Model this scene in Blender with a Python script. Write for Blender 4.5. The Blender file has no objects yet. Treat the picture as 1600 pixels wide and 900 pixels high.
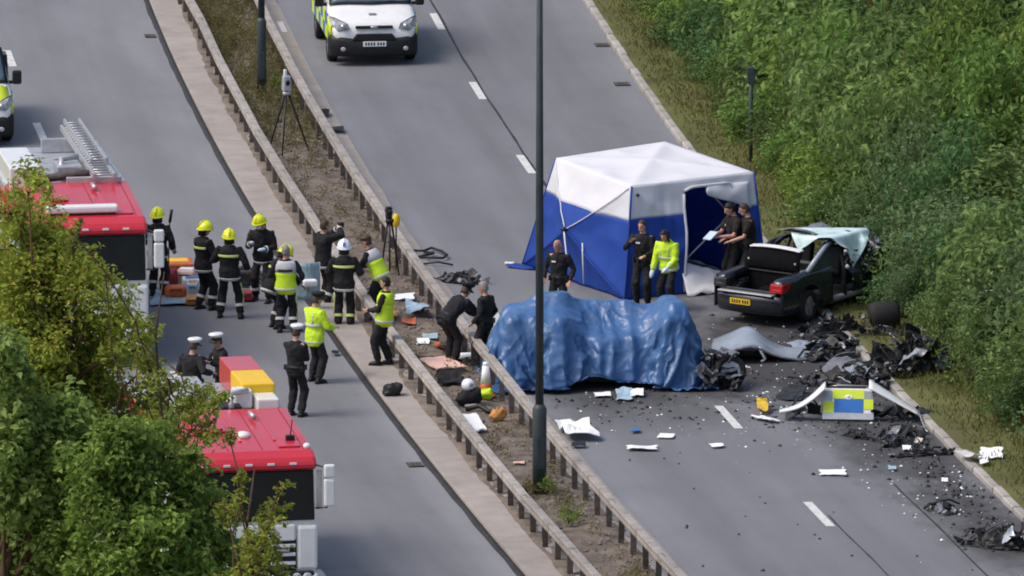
import bpy, bmesh, math, random
import numpy as np
from mathutils import Vector, Matrix, Euler, noise

S = bpy.context.scene
COL = S.collection
R = math.radians

# ------------------------------------------------------------------ camera
CAM_H, PITCH, FPX = 49.0, R(10.8), 20136.0
CAM_D = CAM_H / math.tan(PITCH)
cam = bpy.data.cameras.new('camera')
cam.sensor_width = 36.0
cam.lens = FPX / 1600 * 36.0
cam.clip_start = 1.0
cam.clip_end = 6000.0
cam_o = bpy.data.objects.new('camera', cam)
COL.objects.link(cam_o)
cam_o.location = (0, -CAM_D, CAM_H)
cam_o.rotation_euler = (math.pi / 2 - PITCH, 0, 0)
S.camera = cam_o

# ------------------------------------------------------------------ light
SUN_EL, SUN_AZ = R(54), R(-106)          # azimuth from +Y, clockwise
w = bpy.data.worlds.new('World')
S.world = w
w.use_nodes = True
nt = w.node_tree
sky = nt.nodes.new('ShaderNodeTexSky')
sky.sky_type = 'NISHITA'
sky.sun_disc = False
sky.sun_elevation = SUN_EL
sky.sun_rotation = SUN_AZ
sky.air_density = 1.0
sky.dust_density = 4.0
sky.ozone_density = 1.0
bg = nt.nodes['Background']
bg.inputs['Strength'].default_value = 0.15
nt.links.new(sky.outputs[0], bg.inputs[0])
sun = bpy.data.lights.new('sun', 'SUN')
sun.energy = 1.4
sun.angle = R(28)
sun.color = (1.0, 0.95, 0.88)
sun_o = bpy.data.objects.new('sun', sun)
COL.objects.link(sun_o)
sd = Vector((math.sin(SUN_AZ) * math.cos(SUN_EL), math.cos(SUN_AZ) * math.cos(SUN_EL), math.sin(SUN_EL)))
sun_o.rotation_euler = sd.to_track_quat('Z', 'Y').to_euler()
sun_o.location = sd * 100
S.view_settings.view_transform = 'Standard'
S.view_settings.look = 'None'
S.view_settings.exposure = 0.22
S.view_settings.gamma = 1.0
S.view_settings.use_curve_mapping = False
S.cycles.filter_width = 1.9

# ------------------------------------------------------------------ where things stand
CT, ST = math.cos(PITCH), math.sin(PITCH)

def ray(px, py):
    u, v = (px - 800) / FPX, (py - 450) / FPX
    return Vector((u, CT - v * ST, -ST - v * CT))

def G(px, py, z=0.0):
    d = ray(px, py)
    t = (CAM_H - z) / -d.z
    return Vector((d.x * t, d.y * t - CAM_D, z))

def at_depth(px, py, Y):
    d = ray(px, py)
    t = (Y + CAM_D) / d.y
    return Vector((d.x * t, Y, CAM_H + d.z * t))

def ref(Y):
    return 7.0e-4 * Y * Y - 0.1407 * Y - 4.3125

def slope(Y):
    return 1.4e-3 * Y - 0.1407

def RP(off, Y, z=0.0):
    return Vector((ref(Y) + off * math.hypot(1, slope(Y)), Y, z))

def road_ang(Y):                         # rotation that turns local +Y along the road
    return math.atan(-slope(Y))

def road_off(p):
    return (p.x - ref(p.y)) / math.hypot(1, slope(p.y))

# ------------------------------------------------------------------ materials
def lin(c):
    return tuple(((x / 12.92) if x <= 0.04045 else ((x + 0.055) / 1.055) ** 2.4) for x in c)

def mat(name, col, rough=0.6, metal=0.0, var=0.15, scale=6.0, bump=0.0, bscale=60.0, spec=0.4, coat=0.0,
        dirt=None, dirt_amt=0.0, objvar=0.0):
    m = bpy.data.materials.new(name)
    m.use_nodes = True
    n, l = m.node_tree.nodes, m.node_tree.links
    b = n['Principled BSDF']
    b.inputs['Roughness'].default_value = rough
    b.inputs['Metallic'].default_value = metal
    b.inputs['Specular IOR Level'].default_value = spec
    if coat:
        b.inputs['Coat Weight'].default_value = coat
        b.inputs['Coat Roughness'].default_value = 0.12
    tc = n.new('ShaderNodeTexCoord')
    nz = n.new('ShaderNodeTexNoise')
    nz.inputs['Scale'].default_value = scale
    nz.inputs['Detail'].default_value = 5
    l.new(tc.outputs['Object'], nz.inputs['Vector'])
    rp = n.new('ShaderNodeValToRGB')
    rp.color_ramp.elements[0].position = 0.3
    rp.color_ramp.elements[1].position = 0.7
    c = Vector(col)
    rp.color_ramp.elements[0].color = (*[max(0, x * (1 - var)) for x in c], 1)
    rp.color_ramp.elements[1].color = (*[min(1, x * (1 + var)) for x in c], 1)
    l.new(nz.outputs['Fac'], rp.inputs['Fac'])
    out = rp.outputs['Color']
    if dirt is not None:
        n2 = n.new('ShaderNodeTexNoise')
        n2.inputs['Scale'].default_value = scale * 0.45
        n2.inputs['Detail'].default_value = 8
        n2.inputs['Roughness'].default_value = 0.7
        l.new(tc.outputs['Object'], n2.inputs['Vector'])
        mr = n.new('ShaderNodeMapRange')
        mr.inputs[1].default_value = 0.5
        mr.inputs[2].default_value = 0.72
        mr.inputs[4].default_value = dirt_amt
        l.new(n2.outputs['Fac'], mr.inputs[0])
        mx = n.new('ShaderNodeMixRGB')
        mx.inputs[2].default_value = (*dirt, 1)
        l.new(mr.outputs[0], mx.inputs[0])
        l.new(out, mx.inputs[1])
        out = mx.outputs[0]
    if objvar:
        oi = n.new('ShaderNodeObjectInfo')
        hs = n.new('ShaderNodeHueSaturation')
        mr = n.new('ShaderNodeMapRange')
        mr.inputs[3].default_value = 1 - objvar
        mr.inputs[4].default_value = 1 + objvar
        l.new(oi.outputs['Random'], mr.inputs[0])
        l.new(mr.outputs[0], hs.inputs['Value'])
        l.new(out, hs.inputs['Color'])
        out = hs.outputs['Color']
    l.new(out, b.inputs['Base Color'])
    if bump:
        n3 = n.new('ShaderNodeTexNoise')
        n3.inputs['Scale'].default_value = bscale
        n3.inputs['Detail'].default_value = 4
        l.new(tc.outputs['Object'], n3.inputs['Vector'])
        bp = n.new('ShaderNodeBump')
        bp.inputs['Strength'].default_value = bump
        bp.inputs['Distance'].default_value = 0.02
        l.new(n3.outputs['Fac'], bp.inputs['Height'])
        l.new(bp.outputs[0], b.inputs['Normal'])
    return m

def leaf_mat(name, c1, c2, c3=None, transl=0.42):
    m = bpy.data.materials.new(name)
    m.use_nodes = True
    n, l = m.node_tree.nodes, m.node_tree.links
    b = n['Principled BSDF']
    o = n['Material Output']
    b.inputs['Roughness'].default_value = 0.6
    b.inputs['Specular IOR Level'].default_value = 0.12
    g = n.new('ShaderNodeNewGeometry')
    rp = n.new('ShaderNodeValToRGB')
    rp.color_ramp.elements[0].color = (*c1, 1)
    rp.color_ramp.elements[1].color = (*c2, 1)
    if c3:
        rp.color_ramp.elements[1].position = 0.86
        e = rp.color_ramp.elements.new(0.97)
        e.color = (*c3, 1)
    l.new(g.outputs['Random Per Island'], rp.inputs['Fac'])
    tc = n.new('ShaderNodeTexCoord')
    nz = n.new('ShaderNodeTexNoise')
    nz.inputs['Scale'].default_value = 1.3
    nz.inputs['Detail'].default_value = 3
    l.new(tc.outputs['Object'], nz.inputs['Vector'])
    oi = n.new('ShaderNodeObjectInfo')
    ad = n.new('ShaderNodeMath')
    ad.operation = 'ADD'
    mr0 = n.new('ShaderNodeMapRange')
    mr0.inputs[3].default_value = -0.18
    mr0.inputs[4].default_value = 0.18
    l.new(oi.outputs['Random'], mr0.inputs[0])
    l.new(nz.outputs['Fac'], ad.inputs[0])
    l.new(mr0.outputs[0], ad.inputs[1])
    mr = n.new('ShaderNodeMapRange')
    mr.inputs[1].default_value = 0.25
    mr.inputs[2].default_value = 0.75
    mr.inputs[3].default_value = 0.62
    mr.inputs[4].default_value = 1.35
    l.new(ad.outputs[0], mr.inputs[0])
    hs = n.new('ShaderNodeHueSaturation')
    l.new(rp.outputs[0], hs.inputs['Color'])
    l.new(mr.outputs[0], hs.inputs['Value'])
    l.new(hs.outputs[0], b.inputs['Base Color'])
    t = n.new('ShaderNodeBsdfTranslucent')
    l.new(hs.outputs[0], t.inputs['Color'])
    mx = n.new('ShaderNodeMixShader')
    mx.inputs[0].default_value = transl
    l.new(b.outputs[0], mx.inputs[1])
    l.new(t.outputs[0], mx.inputs[2])
    l.new(mx.outputs[0], o.inputs['Surface'])
    return m

def asphalt_mat(name, base, edge_u, stain=None):
    """u = metres across the road, v = metres along it (UV map)."""
    m = bpy.data.materials.new(name)
    m.use_nodes = True
    n, l = m.node_tree.nodes, m.node_tree.links
    b = n['Principled BSDF']
    b.inputs['Roughness'].default_value = 0.85
    b.inputs['Specular IOR Level'].default_value = 0.3
    uv = n.new('ShaderNodeUVMap')
    uv.uv_map = 'UVMap'
    sep = n.new('ShaderNodeSeparateXYZ')
    l.new(uv.outputs[0], sep.inputs[0])

    def nz(scale, detail=4, stretch=(1, 1, 1), rough=0.55):
        mp = n.new('ShaderNodeMapping')
        mp.inputs['Scale'].default_value = stretch
        l.new(uv.outputs[0], mp.inputs['Vector'])
        t = n.new('ShaderNodeTexNoise')
        t.inputs['Scale'].default_value = scale
        t.inputs['Detail'].default_value = detail
        t.inputs['Roughness'].default_value = rough
        l.new(mp.outputs[0], t.inputs['Vector'])
        return t.outputs['Fac']

    def rng(x, a, b_, c, d):
        r = n.new('ShaderNodeMapRange')
        for i, q in enumerate((a, b_, c, d)):
            r.inputs[i + 1].default_value = q
        l.new(x, r.inputs[0])
        return r.outputs[0]

    def mul(a, b_):
        k = n.new('ShaderNodeMath')
        k.operation = 'MULTIPLY'
        for i, q in enumerate((a, b_)):
            if isinstance(q, float):
                k.inputs[i].default_value = q
            else:
                l.new(q, k.inputs[i])
        return k.outputs[0]

    val = mul(rng(nz(0.35, 5, (1, 0.35, 1)), 0.3, 0.7, 0.88, 1.12), rng(nz(30, 3, rough=0.8), 0.3, 0.7, 0.90, 1.10))
    val = mul(val, rng(nz(1.6, 6, (1, 0.12, 1)), 0.3, 0.7, 0.94, 1.06))
    val = mul(val, rng(nz(1.1, 2, (1, 0.015, 1)), 0.3, 0.7, 0.90, 1.09))
    val = mul(val, rng(nz(0.5, 6, (1, 0.6, 1), .75), 0.56, 0.66, 1.0, 0.93))
    wn = n.new('ShaderNodeMath')
    wn.operation = 'MULTIPLY_ADD'
    l.new(nz(0.8, 4), wn.inputs[0])
    wn.inputs[1].default_value = 0.9
    l.new(sep.outputs[0], wn.inputs[2])
    for (u0, u1, a0, a1) in edge_u:
        val = mul(val, rng(wn.outputs[0], u0 + 0.45, u1 + 0.45, a0, a1))
    cm = n.new('ShaderNodeMixRGB')
    cm.blend_type = 'MULTIPLY'
    cm.inputs[0].default_value = 1
    cm.inputs[1].default_value = (*base, 1)
    l.new(val, cm.inputs[2])
    out = cm.outputs[0]
    if stain:
        for (u, v, ru, rv, dark) in stain:
            mp = n.new('ShaderNodeVectorMath')
            mp.operation = 'SUBTRACT'
            l.new(uv.outputs[0], mp.inputs[0])
            mp.inputs[1].default_value = (u, v, 0)
            dv = n.new('ShaderNodeVectorMath')
            dv.operation = 'DIVIDE'
            l.new(mp.outputs[0], dv.inputs[0])
            dv.inputs[1].default_value = (ru, rv, 1)
            ln = n.new('ShaderNodeVectorMath')
            ln.operation = 'LENGTH'
            l.new(dv.outputs[0], ln.inputs[0])
            s2 = n.new('ShaderNodeMath')
            s2.operation = 'MULTIPLY_ADD'
            l.new(nz(1.1, 8, (1, 0.5, 1), 0.68), s2.inputs[0])
            s2.inputs[1].default_value = 1.7
            s2.inputs[2].default_value = -0.85
            ad = n.new('ShaderNodeMath')
            ad.operation = 'ADD'
            l.new(ln.outputs['Value'], ad.inputs[0])
            l.new(s2.outputs[0], ad.inputs[1])
            fac = rng(ad.outputs[0], 0.45, 1.15, min(.9, dark * 1.1), 0.0)
            mx = n.new('ShaderNodeMixRGB')
            l.new(fac, mx.inputs[0])
            l.new(out, mx.inputs[1])
            mx.inputs[2].default_value = (0.030, 0.028, 0.028, 1)
            out = mx.outputs[0]
    l.new(out, b.inputs['Base Color'])
    bp = n.new('ShaderNodeBump')
    bp.inputs['Strength'].default_value = 0.25
    bp.inputs['Distance'].default_value = 0.01
    l.new(nz(60, 2), bp.inputs['Height'])
    l.new(bp.outputs[0], b.inputs['Normal'])
    return m

def tarp_mat(name, col):
    """woven plastic sheet with sharp creases"""
    m = mat(name, col, 0.38, var=0.14, scale=2.2, spec=0.6, dirt=(0.10, 0.19, 0.34), dirt_amt=0.5)
    n, l = m.node_tree.nodes, m.node_tree.links
    b = n['Principled BSDF']
    tc = n.new('ShaderNodeTexCoord')
    last = None
    for sc, st, ds in ((1.1, .45, .05), (3.0, .16, .02)):
        nz = n.new('ShaderNodeTexNoise')
        nz.inputs['Scale'].default_value = sc
        nz.inputs['Detail'].default_value = 2
        nz.inputs['Distortion'].default_value = .6
        l.new(tc.outputs['Object'], nz.inputs['Vector'])
        a = n.new('ShaderNodeMath'); a.operation = 'SUBTRACT'; a.inputs[1].default_value = .5
        l.new(nz.outputs['Fac'], a.inputs[0])
        c = n.new('ShaderNodeMath'); c.operation = 'ABSOLUTE'
        l.new(a.outputs[0], c.inputs[0])
        d = n.new('ShaderNodeMapRange')
        d.inputs[2].default_value = .09; d.inputs[3].default_value = 1; d.inputs[4].default_value = 0
        l.new(c.outputs[0], d.inputs[0])
        bp = n.new('ShaderNodeBump')
        bp.inputs['Strength'].default_value = st
        bp.inputs['Distance'].default_value = ds
        l.new(d.outputs[0], bp.inputs['Height'])
        if last:
            l.new(last.outputs[0], bp.inputs['Normal'])
        last = bp
    l.new(last.outputs[0], b.inputs['Normal'])
    return m

def let_light_through(m, amount):
    n, l = m.node_tree.nodes, m.node_tree.links
    b, o = n['Principled BSDF'], n['Material Output']
    t = n.new('ShaderNodeBsdfTranslucent')
    src = b.inputs['Base Color'].links[0].from_socket
    l.new(src, t.inputs['Color'])
    mx = n.new('ShaderNodeMixShader')
    mx.inputs[0].default_value = amount
    l.new(b.outputs[0], mx.inputs[1])
    l.new(t.outputs[0], mx.inputs[2])
    l.new(mx.outputs[0], o.inputs['Surface'])

M = {}
M['white'] = mat('white_paint', (0.80, 0.80, 0.80), 0.3, var=0.04, coat=0.4, dirt=(0.45, 0.43, 0.40), dirt_amt=0.25)
M['white_cloth'] = mat('white_cloth', (0.82, 0.82, 0.84), 0.8, var=0.04, bump=0.15, bscale=18)
M['paper'] = mat('white_paper', (0.85, 0.86, 0.88), 0.7, var=0.03)
M['marking'] = mat('road_paint', (0.62, 0.62, 0.60), 0.8, var=0.10, scale=14, dirt=(0.30, 0.30, 0.30), dirt_amt=0.7)
M['red'] = mat('red_paint', (0.55, 0.022, 0.040), 0.33, var=0.05, scale=1.5, coat=0.5)
M['yellow'] = mat('yellow_paint', (0.80, 0.50, 0.02), 0.45, var=0.06)
M['hivis'] = mat('fluorescent_yellow', (0.58, 0.82, 0.03), 0.7, var=0.10, bump=0.3, bscale=22)
M['hivis_paint'] = mat('fluorescent_yellow_film', (0.66, 0.80, 0.04), 0.4, var=0.05)
M['helmet'] = mat('yellow_helmet', (0.78, 0.82, 0.01), 0.3, var=0.03, coat=0.3)
M['white_helmet'] = mat('white_helmet', (0.78, 0.80, 0.84), 0.3, var=0.04, coat=0.3)
M['black'] = mat('black_plastic', (0.012, 0.012, 0.013), 0.5, var=0.3)
M['black_cloth'] = mat('black_cloth', (0.011, 0.011, 0.013), 0.85, var=0.35, scale=9, bump=0.5, bscale=16)
M['navy_cloth'] = mat('navy_cloth', (0.010, 0.011, 0.017), 0.85, var=0.35, scale=9, bump=0.5, bscale=16)
M['lining'] = mat('dark_lining', (0.006, 0.006, 0.007), 0.95, var=0.3, spec=.1)
M['brown_cloth'] = mat('dark_brown_cloth', (0.018, 0.012, 0.012), 0.85, var=0.35, scale=9, bump=0.5, bscale=16)
M['silver_cloth'] = mat('silver_cloth', (0.52, 0.52, 0.55), 0.6, var=0.08, bump=0.3, bscale=22)
M['reflective'] = mat('reflective_tape', (0.62, 0.62, 0.58), 0.45, var=0.06)
M['lime_tape'] = mat('lime_tape', (0.62, 0.72, 0.22), 0.5, var=0.06)
M['skin'] = mat('skin', (0.52, 0.29, 0.21), 0.5, var=0.08)
M['skin2'] = mat('skin_ruddy', (0.50, 0.24, 0.17), 0.5, var=0.08)
M['hair_dark'] = mat('dark_hair', (0.018, 0.012, 0.009), 0.6, var=0.3)
M['hair_brown'] = mat('brown_hair', (0.06, 0.035, 0.022), 0.6, var=0.3)
M['hair_grey'] = mat('grey_hair', (0.25, 0.23, 0.22), 0.6, var=0.2)
M['glove'] = mat('pale_blue_glove', (0.55, 0.70, 0.80), 0.5, var=0.05)
M['glass_dark'] = mat('dark_glass', (0.008, 0.009, 0.011), 0.07, var=0.5, scale=1.5, spec=0.26)
M['glass_sky'] = mat('windscreen_glass', (0.10, 0.16, 0.20), 0.06, var=0.25, scale=2.5, spec=0.8)
M['lamp_glass'] = mat('headlamp_glass', (0.42, 0.43, 0.46), 0.12, var=0.35, scale=14, spec=0.7)
M['chrome'] = mat('bright_metal', (0.60, 0.61, 0.63), 0.28, metal=0.9, var=0.1)
M['alu'] = mat('aluminium', (0.50, 0.51, 0.53), 0.42, metal=0.5, var=0.12, scale=10)
M['galv'] = mat('galvanised_steel', (0.37, 0.335, 0.305), 0.66, metal=0.1, var=0.22, scale=4, bump=.3, bscale=9, dirt=(0.17, 0.13, 0.10), dirt_amt=0.85, objvar=.12)
M['galv_post'] = mat('weathered_steel_post', (0.115, 0.095, 0.082), 0.7, metal=0.1, var=0.3, scale=9, dirt=(0.07, 0.05, 0.04), dirt_amt=0.7, objvar=0.25)
M['lamp_post'] = mat('painted_column', (0.036, 0.050, 0.055), 0.5, var=0.2, scale=3, dirt=(0.07, 0.07, 0.07), dirt_amt=0.5)
M['concrete'] = mat('concrete', (0.335, 0.300, 0.275), 0.9, var=0.10, scale=2.2, bump=0.2, dirt=(0.22, 0.19, 0.17), dirt_amt=0.6, objvar=0.05)
M['kerb'] = mat('kerb_stone', (0.36, 0.335, 0.31), 0.9, var=0.14, scale=4, bump=0.2, dirt=(0.17, 0.15, 0.13), dirt_amt=0.6, objvar=0.14)
M['tar'] = mat('dark_joint_line', (0.028, 0.026, 0.026), 0.7, var=0.4, scale=6)
M['soil'] = mat('soil', (0.155, 0.124, 0.100), 0.95, var=0.40, scale=3.2, bump=0.9, bscale=14, dirt=(0.25, 0.21, 0.17), dirt_amt=0.9)
M['stone'] = mat('pebble', (0.20, 0.17, 0.15), 0.9, var=0.4, scale=3)
M['verge'] = mat('verge_turf', (0.100, 0.105, 0.030), 0.95, var=0.35, scale=0.9, bump=0.8, bscale=12, dirt=(0.135, 0.10, 0.055), dirt_amt=0.7)
M['bank'] = mat('bank_soil', (0.055, 0.070, 0.026), 0.95, var=0.3, scale=1.0)
M['field'] = mat('grass_field', (0.05, 0.07, 0.025), 0.95, var=0.3, scale=0.05)
M['tyre'] = mat('tyre_rubber', (0.014, 0.014, 0.015), 0.8, var=0.3, bump=0.3)
M['rim'] = mat('alloy_rim', (0.34, 0.35, 0.37), 0.35, metal=0.7, var=0.1)
M['car_black'] = mat('black_car_paint', (0.014, 0.016, 0.024), 0.22, var=0.25, coat=0.5, dirt=(0.05, 0.045, 0.042), dirt_amt=0.3)
M['scrap_dark'] = mat('burnt_scrap', (0.013, 0.013, 0.015), 0.55, var=0.5, scale=12, dirt=(0.075, 0.07, 0.068), dirt_amt=0.7)
M['scrap_grey'] = mat('bare_scrap', (0.24, 0.24, 0.26), 0.45, metal=0.4, var=0.35, scale=10, dirt=(0.05, 0.045, 0.045), dirt_amt=0.8)
M['panel_grey'] = mat('silver_panel', (0.36, 0.40, 0.45), 0.3, metal=0.2, var=0.10, scale=4, coat=0.4, dirt=(0.13, 0.13, 0.14), dirt_amt=0.6)
M['plate_yellow'] = mat('yellow_plate', (0.72, 0.46, 0.02), 0.4, var=0.04)
M['red_lens'] = mat('red_lens', (0.40, 0.012, 0.018), 0.18, var=0.2, scale=12)
M['police_blue'] = mat('blue_film', (0.035, 0.17, 0.52), 0.35, var=0.05)
M['tarp'] = tarp_mat('blue_tarpaulin', (0.045, 0.120, 0.285))
M['blue_wrap'] = mat('blue_wrapper', (0.055, 0.150, 0.37), 0.40, var=0.10, scale=3, bump=0.25, bscale=9, spec=0.6)
M['tent_blue'] = mat('blue_tent_cloth', (0.026, 0.088, 0.45), 0.6, var=0.08, scale=3, bump=0.2, bscale=7)
M['tent_white'] = mat('white_tent_cloth', (0.82, 0.82, 0.86), 0.7, var=0.03, scale=2, bump=0.15, bscale=7)
let_light_through(M['tent_blue'], .35)
let_light_through(M['tent_white'], .22)
M['teal'] = mat('pale_teal_sheet', (0.58, 0.74, 0.74), 0.35, var=0.22, scale=4, bump=0.2, bscale=12)
M['teal_dark'] = mat('teal_plastic', (0.06, 0.35, 0.33), 0.4, var=0.2)
M['orange'] = mat('orange_plastic', (0.55, 0.12, 0.03), 0.5, var=0.2, scale=9)
M['tan'] = mat('tan_canvas', (0.48, 0.22, 0.07), 0.8, var=0.3, scale=9, bump=0.4, bscale=20)
M['redbag'] = mat('red_fabric', (0.30, 0.035, 0.040), 0.7, var=0.3, scale=8, bump=0.4, bscale=20)
M['pale_blue'] = mat('pale_blue_plastic', (0.36, 0.50, 0.60), 0.5, var=0.15)
M['salvage'] = mat('blue_grey_sheet', (0.30, 0.42, 0.47), 0.6, var=0.2, bump=0.3, bscale=15)
M['pink'] = mat('pink_board', (0.78, 0.50, 0.42), 0.7, var=0.08)
M['cone'] = mat('cone_orange', (0.55, 0.09, 0.02), 0.5, var=0.1)
M['bark'] = mat('bark', (0.075, 0.052, 0.036), 0.95, var=0.4, scale=9, bump=0.6, bscale=30)
M['twig'] = mat('twig_bark', (0.10, 0.055, 0.03), 0.9, var=0.3)
M['drain'] = mat('drain_iron', (0.022, 0.021, 0.021), 0.7, var=0.3)
M['shadow_gap'] = mat('gap_shade', (0.02, 0.018, 0.017), 0.9, var=0.3)  # near-black colour standing in for shade in gaps, on no object

# ------------------------------------------------------------------ mesh building
class MB:
    def __init__(s):
        s.v, s.f, s.mi, s.sm = [], [], [], []

    def add(s, vs, fs, mi=0, sm=False, X=None):
        o = len(s.v)
        for p in vs:
            p = Vector(p)
            s.v.append(X @ p if X is not None else p)
        for f in fs:
            s.f.append(tuple(i + o for i in f))
            s.mi.append(mi)
            s.sm.append(sm)

    def box(s, c, d, rot=(0, 0, 0), mi=0, top=(1, 1), X=None):
        hx, hy, hz = d[0] / 2, d[1] / 2, d[2] / 2
        vs = []
        for z, (tx, ty) in ((-hz, (1, 1)), (hz, top)):
            for x, y in ((-hx, -hy), (hx, -hy), (hx, hy), (-hx, hy)):
                vs.append(Vector((x * tx, y * ty, z)))
        A = Matrix.Translation(c) @ Euler(rot).to_matrix().to_4x4()
        if X is not None:
            A = X @ A
        s.add(vs, [(0, 3, 2, 1), (4, 5, 6, 7), (0, 1, 5, 4), (1, 2, 6, 5), (2, 3, 7, 6), (3, 0, 4, 7)], mi, False, A)

    def loft(s, rings, mi=0, sm=True, caps=True, closed=True):
        n = len(rings[0])
        vs = [p for r in rings for p in r]
        fs = []
        for i in range(len(rings) - 1):
            for j in range(n if closed else n - 1):
                k = (j + 1) % n
                fs.append((i * n + j, i * n + k, (i + 1) * n + k, (i + 1) * n + j))
        if caps:
            fs.append(tuple(range(n - 1, -1, -1)))
            b = (len(rings) - 1) * n
            fs.append(tuple(range(b, b + n)))
        s.add(vs, fs, mi, sm)

    def tube(s, pts, rad, n=8, mi=0, sm=True, flat=1.0):
        pts = [Vector(p) for p in pts]
        if not isinstance(rad, (list, tuple)):
            rad = [rad] * len(pts)
        rings = []
        up = None
        for i, p in enumerate(pts):
            a = pts[max(0, i - 1)]
            b = pts[min(len(pts) - 1, i + 1)]
            t = (b - a)
            t = t.normalized() if t.length > 1e-9 else Vector((0, 0, 1))
            if up is None:
                up = Vector((0, 0, 1)) if abs(t.z) < 0.9 else Vector((0, 1, 0))
            x = t.cross(up)
            if x.length < 1e-4:
                x = t.cross(Vector((1, 0, 0)))
            x.normalize()
            y = x.cross(t)
            up = y
            rings.append([p + (x * math.cos(q) + y * math.sin(q) * flat) * rad[i]
                          for q in [2 * math.pi * k / n for k in range(n)]])
        s.loft(rings, mi, sm)

    def sphere(s, c, r, seg=12, rg=8, mi=0, X=None):
        c = Vector(c)
        if not isinstance(r, (tuple, list, Vector)):
            r = (r, r, r)
        vs = [(0, 0, -r[2])]
        for i in range(1, rg):
            a = -math.pi / 2 + math.pi * i / rg
            for j in range(seg):
                b = 2 * math.pi * j / seg
                vs.append((r[0] * math.cos(a) * math.cos(b), r[1] * math.cos(a) * math.sin(b), r[2] * math.sin(a)))
        vs.append((0, 0, r[2]))
        fs = []
        for j in range(seg):
            k = (j + 1) % seg
            fs.append((0, 1 + k, 1 + j))
            for i in range(rg - 2):
                fs.append((1 + i * seg + j, 1 + i * seg + k, 1 + (i + 1) * seg + k, 1 + (i + 1) * seg + j))
            b = 1 + (rg - 2) * seg
            fs.append((b + j, b + k, len(vs) - 1))
        A = Matrix.Translation(c)
        if X is not None:
            A = A @ X
        s.add(vs, fs, mi, True, A)

    def prism(s, poly, x0, x1, mi=0, axis='x', sm=False):
        """poly = list of 2D points, extruded along an axis"""
        n = len(poly)
        def P(a, b, t):
            return {'x': (t, a, b), 'y': (a, t, b), 'z': (a, b, t)}[axis]
        vs = [P(a, b, x0) for a, b in poly] + [P(a, b, x1) for a, b in poly]
        fs = [tuple(range(n)), tuple(range(2 * n - 1, n - 1, -1))]
        for i in range(n):
            j = (i + 1) % n
            fs.append((i, i + n, j + n, j))
        s.add(vs, fs, mi, sm)

    def grid(s, fn, nu, nv, mi=0, sm=True, skip=None):
        vs = [fn(i / nu, j / nv) for j in range(nv + 1) for i in range(nu + 1)]
        fs = []
        for j in range(nv):
            for i in range(nu):
                if skip and skip((i + .5) / nu, (j + .5) / nv):
                    continue
                a = j * (nu + 1) + i
                fs.append((a, a + 1, a + nu + 2, a + nu + 1))
        s.add(vs, fs, mi, sm)

    def mesh(s, name, mats):
        me = bpy.data.meshes.new(name)
        me.from_pydata([tuple(p) for p in s.v], [], s.f)
        for m in (mats if isinstance(mats, (list, tuple)) else [mats]):
            me.materials.append(m)
        me.polygons.foreach_set('material_index', s.mi)
        me.polygons.foreach_set('use_smooth', s.sm)
        bm = bmesh.new()
        bm.from_mesh(me)
        bmesh.ops.recalc_face_normals(bm, faces=bm.faces)
        bm.to_mesh(me)
        bm.free()
        return me

    def build(s, name, mats, parent=None, loc=None, rot=None, bevel=0, solid=0, sub=0, remesh=0, smooth=0):
        o = bpy.data.objects.new(name, s.mesh(name, mats))
        COL.objects.link(o)
        if parent is not None:
            o.parent = parent
        if loc is not None:
            o.location = loc
        if rot is not None:
            o.rotation_euler = rot if isinstance(rot, (tuple, list, Euler)) else (0, 0, rot)
        if solid:
            md = o.modifiers.new('thickness', 'SOLIDIFY')
            md.thickness = solid
            md.offset = 0
        if bevel:
            md = o.modifiers.new('bevel', 'BEVEL')
            md.width = bevel
            md.segments = 2
            md.limit_method = 'ANGLE'
            md.angle_limit = R(35)
        if sub:
            md = o.modifiers.new('subdivide', 'SUBSURF')
            md.levels = md.render_levels = sub
        if remesh:
            md = o.modifiers.new('merge', 'REMESH')
            md.mode = 'VOXEL'
            md.voxel_size = remesh
            md.use_smooth_shade = True
            md = o.modifiers.new('smooth', 'SMOOTH')
            md.factor = 0.5
            md.iterations = smooth or 3
        return o

def np_mesh(name, verts, faces, m, smooth=False):
    """verts (n,3), faces (k,4) or (k,3) arrays"""
    me = bpy.data.meshes.new(name)
    verts = np.asarray(verts, dtype=np.float32)
    faces = np.asarray(faces, dtype=np.int32)
    k = faces.shape[1]
    me.vertices.add(len(verts))
    me.vertices.foreach_set('co', verts.ravel())
    me.loops.add(faces.size)
    me.loops.foreach_set('vertex_index', faces.ravel())
    me.polygons.add(len(faces))
    me.polygons.foreach_set('loop_start', np.arange(0, faces.size, k, dtype=np.int32))
    me.polygons.foreach_set('use_smooth', np.full(len(faces), smooth))
    me.update(calc_edges=True)
    me.materials.append(m)
    return me

def link(name, me, parent=None, loc=None, rot=None, scale=None):
    o = bpy.data.objects.new(name, me)
    COL.objects.link(o)
    if parent is not None:
        o.parent = parent
    if loc is not None:
        o.location = loc
    if rot is not None:
        o.rotation_euler = rot if isinstance(rot, (tuple, list, Euler)) else (0, 0, rot)
    if scale is not None:
        o.scale = scale
    return o

def tag(o, label=None, cat=None, group=None, kind=None):
    for k, v in (('label', label), ('category', cat), ('group', group), ('kind', kind)):
        if v:
            o[k] = v
    return o

def thing(name, label, cat, loc=(0, 0, 0), rot=0, group=None):
    o = bpy.data.objects.new(name, None)
    o.empty_display_size = 0.2
    COL.objects.link(o)
    o.location = loc
    o.rotation_euler = rot if isinstance(rot, (tuple, list, Euler)) else (0, 0, rot)
    return tag(o, label, cat, group)

def copy_tree(o, parent=None):
    c = o.copy()
    COL.objects.link(c)
    if parent is not None:
        c.parent = parent
    for ch in list(o.children):
        copy_tree(ch, c)
    return c

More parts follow.
